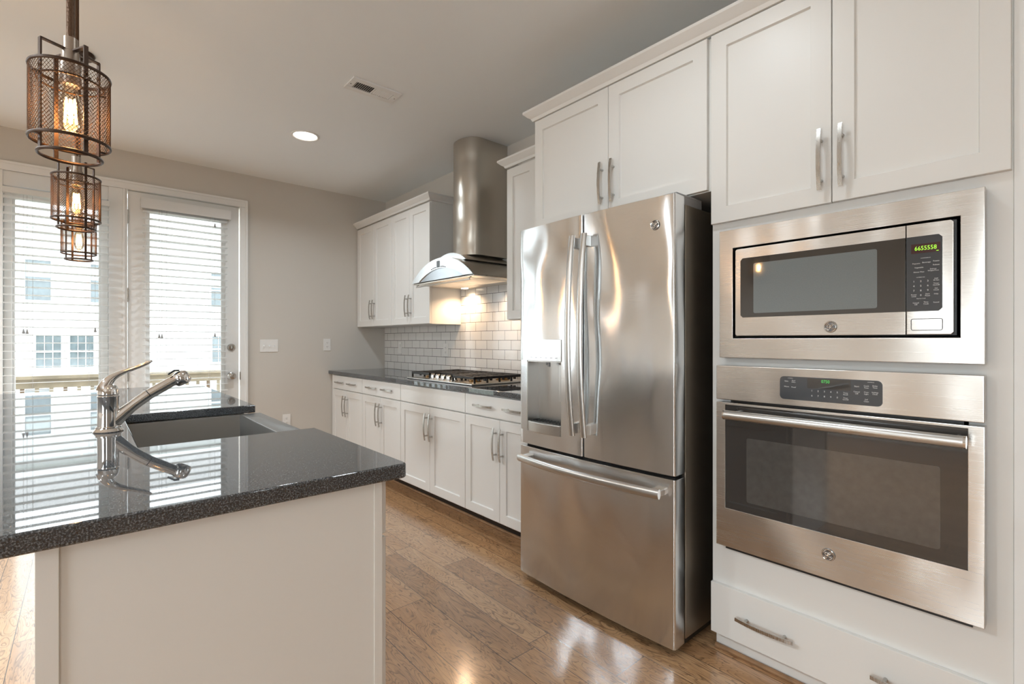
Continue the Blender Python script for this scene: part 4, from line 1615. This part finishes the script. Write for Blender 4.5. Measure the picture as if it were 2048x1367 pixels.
for yy in (3.36, 2.765):
    b = B(); b.lathe([(0.030, 0), (0.030, -0.004), (0.024, -0.005)], (xb - 0.075, yy, z - 0.0102), n=24)
    b.build('light_lens', 'hood_lens', t)
    l = bpy.data.lights.new('hood_lamp', 'SPOT')
    l.energy = 11; l.color = (1.0, 0.68, 0.42); l.spot_size = radians(150); l.spot_blend = 0.7; l.shadow_soft_size = 0.02
    o = bpy.data.objects.new('hood_lamp', l); COL.objects.link(o)
    o.location = (xb - 0.075, yy, z - 0.02)
b = B()
b.tube([(HX + 0.03, HY1 - 0.06, z - 0.012), (HX + 0.012, HY1 - 0.06, z - 0.022), (HX + 0.012, HY1 - 0.06, z - 0.030)], 0.004, n=8)
b.tube([(HX + 0.03, HY0 + 0.06, z - 0.012), (HX + 0.012, HY0 + 0.06, z - 0.022), (HX + 0.012, HY0 + 0.06, z - 0.030)], 0.004, n=8)
b.tube([(HX + 0.012, HY0 + 0.05, z - 0.030), (HX + 0.012, HY1 - 0.05, z - 0.030)], 0.004, n=8)
b.build('utensil_rail', 'handle_steel', t)
def dee(hw, xf, n=16):
    yc = 3.0625
    P = [(XW - 0.002, yc - hw), (xf + hw * 0.72, yc - hw)]
    P += [(xf + hw * 0.72 - hw * 0.72 * cos(radians(a)), yc + hw * sin(radians(a))) for a in [-90 + 180 * i / n for i in range(1, n)]]
    P += [(xf + hw * 0.72, yc + hw), (XW - 0.002, yc + hw)]
    return P
b = B(); b.prism(dee(0.152, 2.112), 2, 1.858, 2.268)
lower = b.build('chimney', 'hood_steel', t)
b = B(); b.prism(dee(0.149, 2.116), 2, 2.2685, ZC - 0.001)
b.build('chimney_extension', 'hood_steel', lower)

# ================================================================== gas cooktop
t = thing('gas_cooktop', 'steel gas cooktop with black iron grates set in the worktop', 'cooktop', (2.18, 3.06, ZT))
CX0, CX1, CY0, CY1 = 1.925, 2.425, 2.625, 3.497
b = B(); b.box(CX0, CX1, CY0, CY1, ZT + 0.0005, ZT + 0.012, 0.005)
b.build('steel_top', 'handle_steel', t)
cz = ZT + 0.012
for i in range(5):
    y = 3.06 + (i - 2) * 0.072
    b = B(); b.lathe([(0.024, 0), (0.024, 0.004), (0.019, 0.008), (0.017, 0.030), (0.012, 0.033)], (1.985, y, cz), n=24)
    k_ = b.build('knob', 'chrome', t)
    b = B(); b.box(1.969, 2.001, y - 0.004, y + 0.004, cz + 0.033, cz + 0.039, 0.002)
    b.build('knob_grip', 'chrome', k_)
def burner(x, y, r):
    b = B(); b.lathe([(r * 1.25, 0), (r * 1.2, 0.008), (r * 0.9, 0.012), (r * 0.9, 0.018)], (x, y, cz), n=28)
    k_ = b.build('burner', 'brass_burner', t)
    b = B(); b.lathe([(r * 0.95, 0.018), (r, 0.021), (r * 0.95, 0.026), (r * 0.4, 0.028)], (x, y, cz), n=28)
    b.build('burner_cap', 'cast_iron', k_)
for (x, y, r) in ((2.06, 2.77, 0.036), (2.31, 2.77, 0.042), (2.06, 3.35, 0.036), (2.31, 3.35, 0.042), (2.26, 3.06, 0.055)):
    burner(x, y, r)
def grate(y0, y1, x0, x1):
    b = B()
    zt = cz + 0.045
    w = 0.006
    def bar(xa, ya, xb_, yb_, z0=zt - 0.018, z1=zt):
        b.box(min(xa, xb_) - w, max(xa, xb_) + w, min(ya, yb_) - w, max(ya, yb_) + w, z0, z1, 0.002)
    bar(x0, y0, x1, y0); bar(x0, y1, x1, y1); bar(x0, y0, x0, y1); bar(x1, y0, x1, y1)
    ym_, xm_ = (y0 + y1) / 2, (x0 + x1) / 2
    bar(x0, ym_, x1, ym_)
    bar(xm_, y0, xm_, y1)
    for i in range(1, 8):
        x = x0 + (x1 - x0) * i / 8
        if i == 4:
            continue
        bar(x, y0, x, y0 + (y1 - y0) * 0.30)
        bar(x, y1, x, y1 - (y1 - y0) * 0.30)
        for yy in (y0 + 0.028, y1 - 0.028):
            b.box(x - 0.004, x + 0.004, yy - 0.012, yy + 0.012, zt - 0.034, zt - 0.0175, 0.002)
    for (x, y) in ((x0, y0), (x0, y1), (x1, y0), (x1, y1), (xm_, y0), (xm_, y1), (x0 + (x1 - x0) * 0.25, y0), (x0 + (x1 - x0) * 0.75, y0), (x0 + (x1 - x0) * 0.25, y1), (x0 + (x1 - x0) * 0.75, y1)):
        b.box(x - w, x + w, y - w, y + w, cz - 0.0002, zt - 0.017, 0.002)
    b.build('grate', 'cast_iron', t)
grate(2.650, 2.905, 1.965, 2.400)
grate(3.215, 3.472, 1.965, 2.400)
grate(2.925, 3.195, 2.055, 2.400)

# ================================================================== island
IX0, IX1, IY0, IY1 = -0.46, 0.600, 1.082, 3.968
IZ0, IZ1 = 0.884, 0.920
SY0, SY1, SX0 = 1.735, 2.527, 0.114
def rc(cx, cy, r, a0, a1, n=6):
    return [(cx + r * cos(radians(a0 + (a1 - a0) * i / n)), cy + r * sin(radians(a0 + (a1 - a0) * i / n))) for i in range(n + 1)]
r = 0.016
P = rc(IX1 - r, IY0 + r, r, -90, 0) + [(IX1, SY0), (SX0, SY0), (SX0, SY1), (IX1, SY1)] + rc(IX1 - r, IY1 - r, r, 0, 90) + rc(IX0 + r, IY1 - r, r, 90, 180) + rc(IX0 + r, IY0 + r, r, 180, 270)
b = B(); b.prism(P, 2, IZ0, IZ1, 0.005, 3, 'caps')
tag(b.build('worktop', 'granite', loc=(0.07, 2.5, IZ0)), 'dark speckled granite island top with a cut-out for the sink', 'countertop')

def island_unit(label, y0, y1, kind):
    t = thing('island_cabinet', label, 'base cabinet', (0.25, (y0 + y1) / 2, 0), 'white base cabinets of the island')
    xb_, xf = -0.040, 0.545
    zt = IZ0 - 0.0005 if kind != 'sink' else 0.640
    b = B()
    if kind == 'sink':
        b.box(xb_, xb_ + 0.018, y0, y1, 0.110, IZ0 - 0.0005)
        b.box(xb_ + 0.018, xf, y0, y1, 0.110, 0.600)
        b.box(xf - 0.02, xf, y0, y1, 0.600, 0.632)
    else:
        b.box(xb_, xf, y0, y1, 0.110, zt, 0.001)
    b.build('carcass', 'cabinet_white', t)
    b = B(); b.box(xb_ + 0.002, xf - 0.07, y0 + 0.0005, y1 - 0.0005, 0.0, 0.1095)
    b.build('toe_kick', 'cabinet_white', t)
    xd_ = 0.566
    g = 0.002
    n = 1 if y1 - y0 < 0.65 and kind != 'sink' else 2
    ztop = 0.733 if kind != 'sink' else 0.628
    if kind != 'sink':
        for i in range(1 if n == 1 else 2):
            w = (y1 - y0) / (1 if n == 1 else 2)
            ya, yb = y0 + i * w + g, y0 + (i + 1) * w - g
            b = B(); b.box(xf + 0.0005, xd_, ya, yb, 0.742, 0.876, 0.0015)
            d = b.build('drawer', 'cabinet_white', t)
            b = B(); pull(b, xd_, (ya + yb) / 2, 0.810, 'y', 0.19, -1)
            b.build('handle', 'nickel', d)
    for i in range(n):
        w = (y1 - y0) / n
        ya, yb = y0 + i * w + g, y0 + (i + 1) * w - g
        b = B(); shaker(b, xd_, ya, yb, 0.125, ztop, 0.019, sgn=-1)
        d = b.build('door', 'cabinet_white', t)
        b = B(); pull(b, xd_, (yb - 0.03) if i == 0 else (ya + 0.03), ztop - 0.14, 'z', 0.19, -1)
        b.build('handle', 'nickel', d)
    return t
u = island_unit('white island base cabinet at the near end, with the broad plain side panel', 1.131, 1.722, 'd')
b = B()
b.box(-0.060, 0.5445, 1.112, 1.1305, 0.0, IZ0 - 0.0005, 0.0015)
b.build('end_panel', 'cabinet_white', u)
b = B(); b.box(-0.062, -0.033, 1.106, 1.1118, 0.0, IZ0 - 0.0005, 0.0012)
b.build('corner_strip', 'cabinet_white', u)
b = B(); b.box(0.524, 0.5445, 1.1085, 1.1118, 0.0, IZ0 - 0.0005, 0.0008)
b.build('edge_strip', 'cabinet_white', u)
island_unit('white island base cabinet that carries the steel apron sink', 1.723, 2.539, 'sink')
u = island_unit('white island base cabinet at the far end, beyond the sink', 2.540, 3.915, 'd')
b = B(); b.box(-0.040, 0.5445, 3.9155, 3.934, 0.0, IZ0 - 0.0005, 0.0015)
b.build('end_panel', 'cabinet_white', u)

# ------------------------------------------------------------------ apron sink
t = thing('apron_sink', 'stainless steel apron sink set in the granite island top', 'sink', (0.36, 2.13, 0.64))
sx0, sx1, sy0, sy1, sz0, sz1 = 0.100, 0.622, 1.7375, 2.5245, 0.648, IZ0 - 0.0008
b = B()
ix0, ix1, iy0, iy1, iz0 = 0.124, 0.534, 1.752, 2.510, 0.668
vs = [(sx0, sy0, sz0), (sx1, sy0, sz0), (sx1, sy1, sz0), (sx0, sy1, sz0), (sx0, sy0, sz1), (sx1, sy0, sz1), (sx1, sy1, sz1), (sx0, sy1, sz1),
      (ix0, iy0, sz1), (ix1, iy0, sz1), (ix1, iy1, sz1), (ix0, iy1, sz1), (ix0, iy0, iz0), (ix1, iy0, iz0), (ix1, iy1, iz0), (ix0, iy1, iz0)]
fs = [(3, 2, 1, 0), (0, 1, 5, 4), (1, 2, 6, 5), (2, 3, 7, 6), (3, 0, 4, 7), (4, 5, 9, 8), (5, 6, 10, 9), (6, 7, 11, 10), (7, 4, 8, 11), (8, 9, 13, 12), (9, 10, 14, 13), (10, 11, 15, 14), (11, 8, 12, 15), (12, 13, 14, 15)]
v, f = b._add(vs, fs)
bmesh.ops.recalc_face_normals(b.bm, faces=f)
ed = [e for e in b.bm.edges if e.calc_face_angle(0) > 0.5]
bmesh.ops.bevel(b.bm, geom=ed, offset=0.004, segments=2, affect='EDGES', profile=0.5)
b.build('basin', 'sink_steel', t)
b = B(); b.lathe([(0.056, 0.0), (0.056, 0.003), (0.045, 0.0035), (0.040, -0.001 + 0.002)], (0.30, 2.13, iz0 + 0.0003), n=32)
b.build('drain', 'chrome', t)

# ------------------------------------------------------------------ faucet
FXc, FYc = 0.057, 2.108
t = thing('faucet', 'polished chrome pull-out faucet with lever, standing behind the sink', 'faucet', (FXc, FYc, IZ1))
b = B()
b.lathe([(0.040, 0.0003), (0.041, 0.003), (0.036, 0.009), (0.034, 0.012), (0.034, 0.016), (0.0295, 0.018), (0.0285, 0.060), (0.0285, 0.112), (0.0295, 0.114), (0.0295, 0.118), (0.0275, 0.120)], (FXc, FYc, IZ1), n=48)
b.build('body', 'chrome', t)
b = B()
def bez(P, n=18):
    out_ = []
    for i in range(n + 1):
        u_ = i / n
        q = [Vector(p) for p in P]
        while len(q) > 1:
            q = [q[j].lerp(q[j + 1], u_) for j in range(len(q) - 1)]
        out_.append(q[0])
    return out_
neck = bez([(FXc + 0.012, FYc, IZ1 + 0.030), (FXc + 0.034, FYc, IZ1 + 0.050), (FXc + 0.052, FYc, IZ1 + 0.072), (FXc + 0.108, FYc, IZ1 + 0.1145)])
b.tube(neck, [0.024 - 0.006 * min(1, i / 12) for i in range(len(neck))], n=24)
b.build('spout_neck', 'chrome', t)
d_ = (Vector(neck[-1]) - Vector(neck[-3])).normalized()
p0 = Vector(neck[-1])
p1 = Vector((FXc + 0.194, FYc, IZ1 + 0.168))
b = B(); b.cyl(p0 + (p1 - p0) * 0.0, p0 + (p1 - p0) * 0.02, 0.0170, n=24)
b.build('joint_ring', 'black_plastic', t)
b = B()
b.tube([p0 + (p1 - p0) * 0.022, p0 + (p1 - p0) * 0.5, p1], [0.0178, 0.0178, 0.0165], n=24)
b.build('spray_wand', 'chrome', t)
b = B()
c_ = Vector((FXc + 0.203, FYc, IZ1 + 0.166))
ax = Vector((0.42, 0, -0.90)).normalized()
b.lathe([(0.010, -0.026), (0.020, -0.022), (0.0255, -0.012), (0.0265, 0.002), (0.0255, 0.014), (0.0215, 0.020), (0.020, 0.022), (0.018, 0.020)], c_, ax, n=32)
hd = b.build('spray_head', 'chrome', t)
b = B(); b.bar([c_ - ax * 0.0235 + Vector((-0.030, 0, -0.006)), c_ - ax * 0.027 + Vector((-0.010, 0, 0.004)), c_ - ax * 0.027 + Vector((0.004, 0, 0.004))], 0.018, 0.005, (0, 0, 1))
b.build('spray_button', 'black_plastic', hd)
b = B()
b.lathe([(0.0270, 0.1205), (0.0290, 0.124), (0.0275, 0.138), (0.022, 0.150), (0.012, 0.158), (0.003, 0.160)], (FXc, FYc, IZ1), n=40)
lever = bez([(FXc - 0.012, FYc, IZ1 + 0.134), (FXc - 0.004, FYc, IZ1 + 0.176), (FXc + 0.018, FYc, IZ1 + 0.196), (FXc + 0.070, FYc, IZ1 + 0.200), (FXc + 0.118, FYc, IZ1 + 0.231)], 20)
b.tube(lever, [0.0215, 0.0205, 0.0195, 0.018, 0.0165, 0.015, 0.0135, 0.012, 0.011, 0.0100, 0.0092, 0.0086, 0.0080, 0.0076, 0.0072, 0.0068, 0.0066, 0.0064, 0.0060, 0.0052, 0.0030], n=16)
b.build('lever_handle', 'chrome', t)

# ================================================================== hanging lamps
PX = -0.026
def pendant(y, label):
    t = thing('pendant_lamp', label, 'pendant lamp', (PX, y, 1.640), 'cage lamps hanging in a row over the island')
    zt, zb = 1.836, 1.676
    R = 0.0715
    rh = 0.0565
    b = B(); b.lathe([(0.064, 0.0), (0.066, -0.006), (0.060, -0.020), (0.020, -0.026), (0.012, -0.040)], (PX, y, ZC), n=40)
    b.build('canopy', 'bronze', t)
    b = B(); b.cyl((PX, y, 1.905), (PX, y, ZC - 0.020), 0.0078, n=16)
    b.build('stem', 'stem_bronze', t)
    b = B()
    b.lathe([(0.0135, 0.022), (0.0135, -0.008), (0.0165, -0.010), (0.0165, -0.032), (0.0160, -0.034)], (PX, y, 1.894), n=28)
    b.build('collar', 'socket_nickel', t)
    # inner cage: four flat uprights joined across the top, hoop at the foot
    b = B()
    zc = 1.888
    for a in (28, 118, 208, 298):
        dx, dy = cos(radians(a)), sin(radians(a))
        up = (dx, dy, 0)
        px_, py_ = PX + rh * dx, y + rh * dy
        b.bar([(px_, py_, 1.646), (px_, py_, zc)], 0.0085, 0.0035, up)
    for a in (28, 118):
        dx, dy = cos(radians(a)), sin(radians(a))
        b.bar([(PX - (rh + 0.001) * dx, y - (rh + 0.001) * dy, zc - 0.003 * (a > 90)), (PX + (rh + 0.001) * dx, y + (rh + 0.001) * dy, zc - 0.003 * (a > 90))], 0.0085, 0.0035, (0, 0, 1))
    b.build('cage_frame', 'bronze', t)
    b = B(); b.torus((PX, y, 1.6445), (0, 0, 1), rh, 0.0036, 56, 8, (0.8, 1.1))
    b.build('bottom_hoop', 'bronze', t)
    # mesh sleeve with rings
    b = B()
    b.torus((PX, y, zt), (0, 0, 1), R, 0.0034, 64, 8, (0.75, 1.15))
    b.build('top_ring', 'bronze', t)
    b = B()
    b.torus((PX, y, zb), (0, 0, 1), R, 0.0034, 64, 8, (0.75, 1.15))
    for a in (28, 118, 208, 298):
        dx, dy = cos(radians(a)), sin(radians(a))
        b.bar([(PX + rh * dx, y + rh * dy, zb), (PX + R * dx, y + R * dy, zb)], 0.006, 0.0035, (0, 0, 1))
    b.build('bottom_ring', 'bronze', t)
    b = B()
    b.torus((PX, y, zt - 0.024), (0, 0, 1), rh + 0.002, 0.0022, 56, 6)
    for a in (28, 118, 208, 298):
        dx, dy = cos(radians(a)), sin(radians(a))
        b.bar([(PX + rh * dx, y + rh * dy, zt - 0.024), (PX + R * dx, y + R * dy, zt - 0.024)], 0.006, 0.0035, (0, 0, 1))
    b.build('inner_ring', 'bronze', t)
    b = B()
    n, rows = 62, 17
    grid = []
    for j in range(rows * 2 + 1):
        z = zb + (zt - zb) * j / (rows * 2)
        grid.append([b.bm.verts.new((PX + R * cos(2 * pi * (i + 0.5 * (j % 2)) / n), y + R * sin(2 * pi * (i + 0.5 * (j % 2)) / n), z)) for i in range(n)])
    for j in range(rows * 2 - 1):
        for i in range(n):
            o_ = j % 2
            lft = grid[j + 1][(i - 1 + o_) % n]
            rgt = grid[j + 1][(i + o_) % n]
            b.bm.faces.new((grid[j][i], rgt, grid[j + 2][i], lft))
    sl = b.build('mesh_sleeve', 'bronze_bright', t, sharp=180)
    wf = sl.modifiers.new('strands', 'WIREFRAME')
    wf.thickness = 0.00135
    wf.use_even_offset = False
    # socket, bulb, filament
    b = B(); b.lathe([(0.019, 0.0), (0.0195, -0.004), (0.0195, -0.050), (0.017, -0.054)], (PX, y, 1.8615), n=28)
    b.build('lamp_socket', 'socket_nickel', t)
    b = B(); b.lathe([(0.0125, 1.8070), (0.0130, 1.795), (0.0165, 1.780), (0.0205, 1.762), (0.0215, 1.740), (0.0200, 1.718), (0.0150, 1.704), (0.006, 1.697), (0.001, 1.6955)], (PX, y, 0), n=28)
    bulb = b.build('bulb', 'bulb_glass', t)
    b = B()
    pts = []
    for i in range(9):
        a = 2 * pi * i / 8
        pts.append((PX + 0.010 * cos(a), y + 0.010 * sin(a), 1.775 if i % 2 else 1.722))
    b.tube(pts, 0.0024, n=6)
    b.cyl((PX, y, 1.722), (PX, y, 1.776), 0.0030, n=8)
    b.build('filament', 'filament', bulb)
    l = bpy.data.lights.new('pendant_glow', 'POINT')
    l.energy = 1.5; l.color = (1.0, 0.64, 0.34); l.shadow_soft_size = 0.012
    o = bpy.data.objects.new('pendant_glow', l); COL.objects.link(o)
    o.location = (PX, y, 1.748)
    return t
pendant(1.525, 'bronze mesh cage lamp nearest the camera, largest of the three over the island')
pendant(2.490, 'middle bronze mesh cage lamp, the second of three over the island')
pendant(3.440, 'bronze mesh cage lamp farthest along the island, smallest of the three')
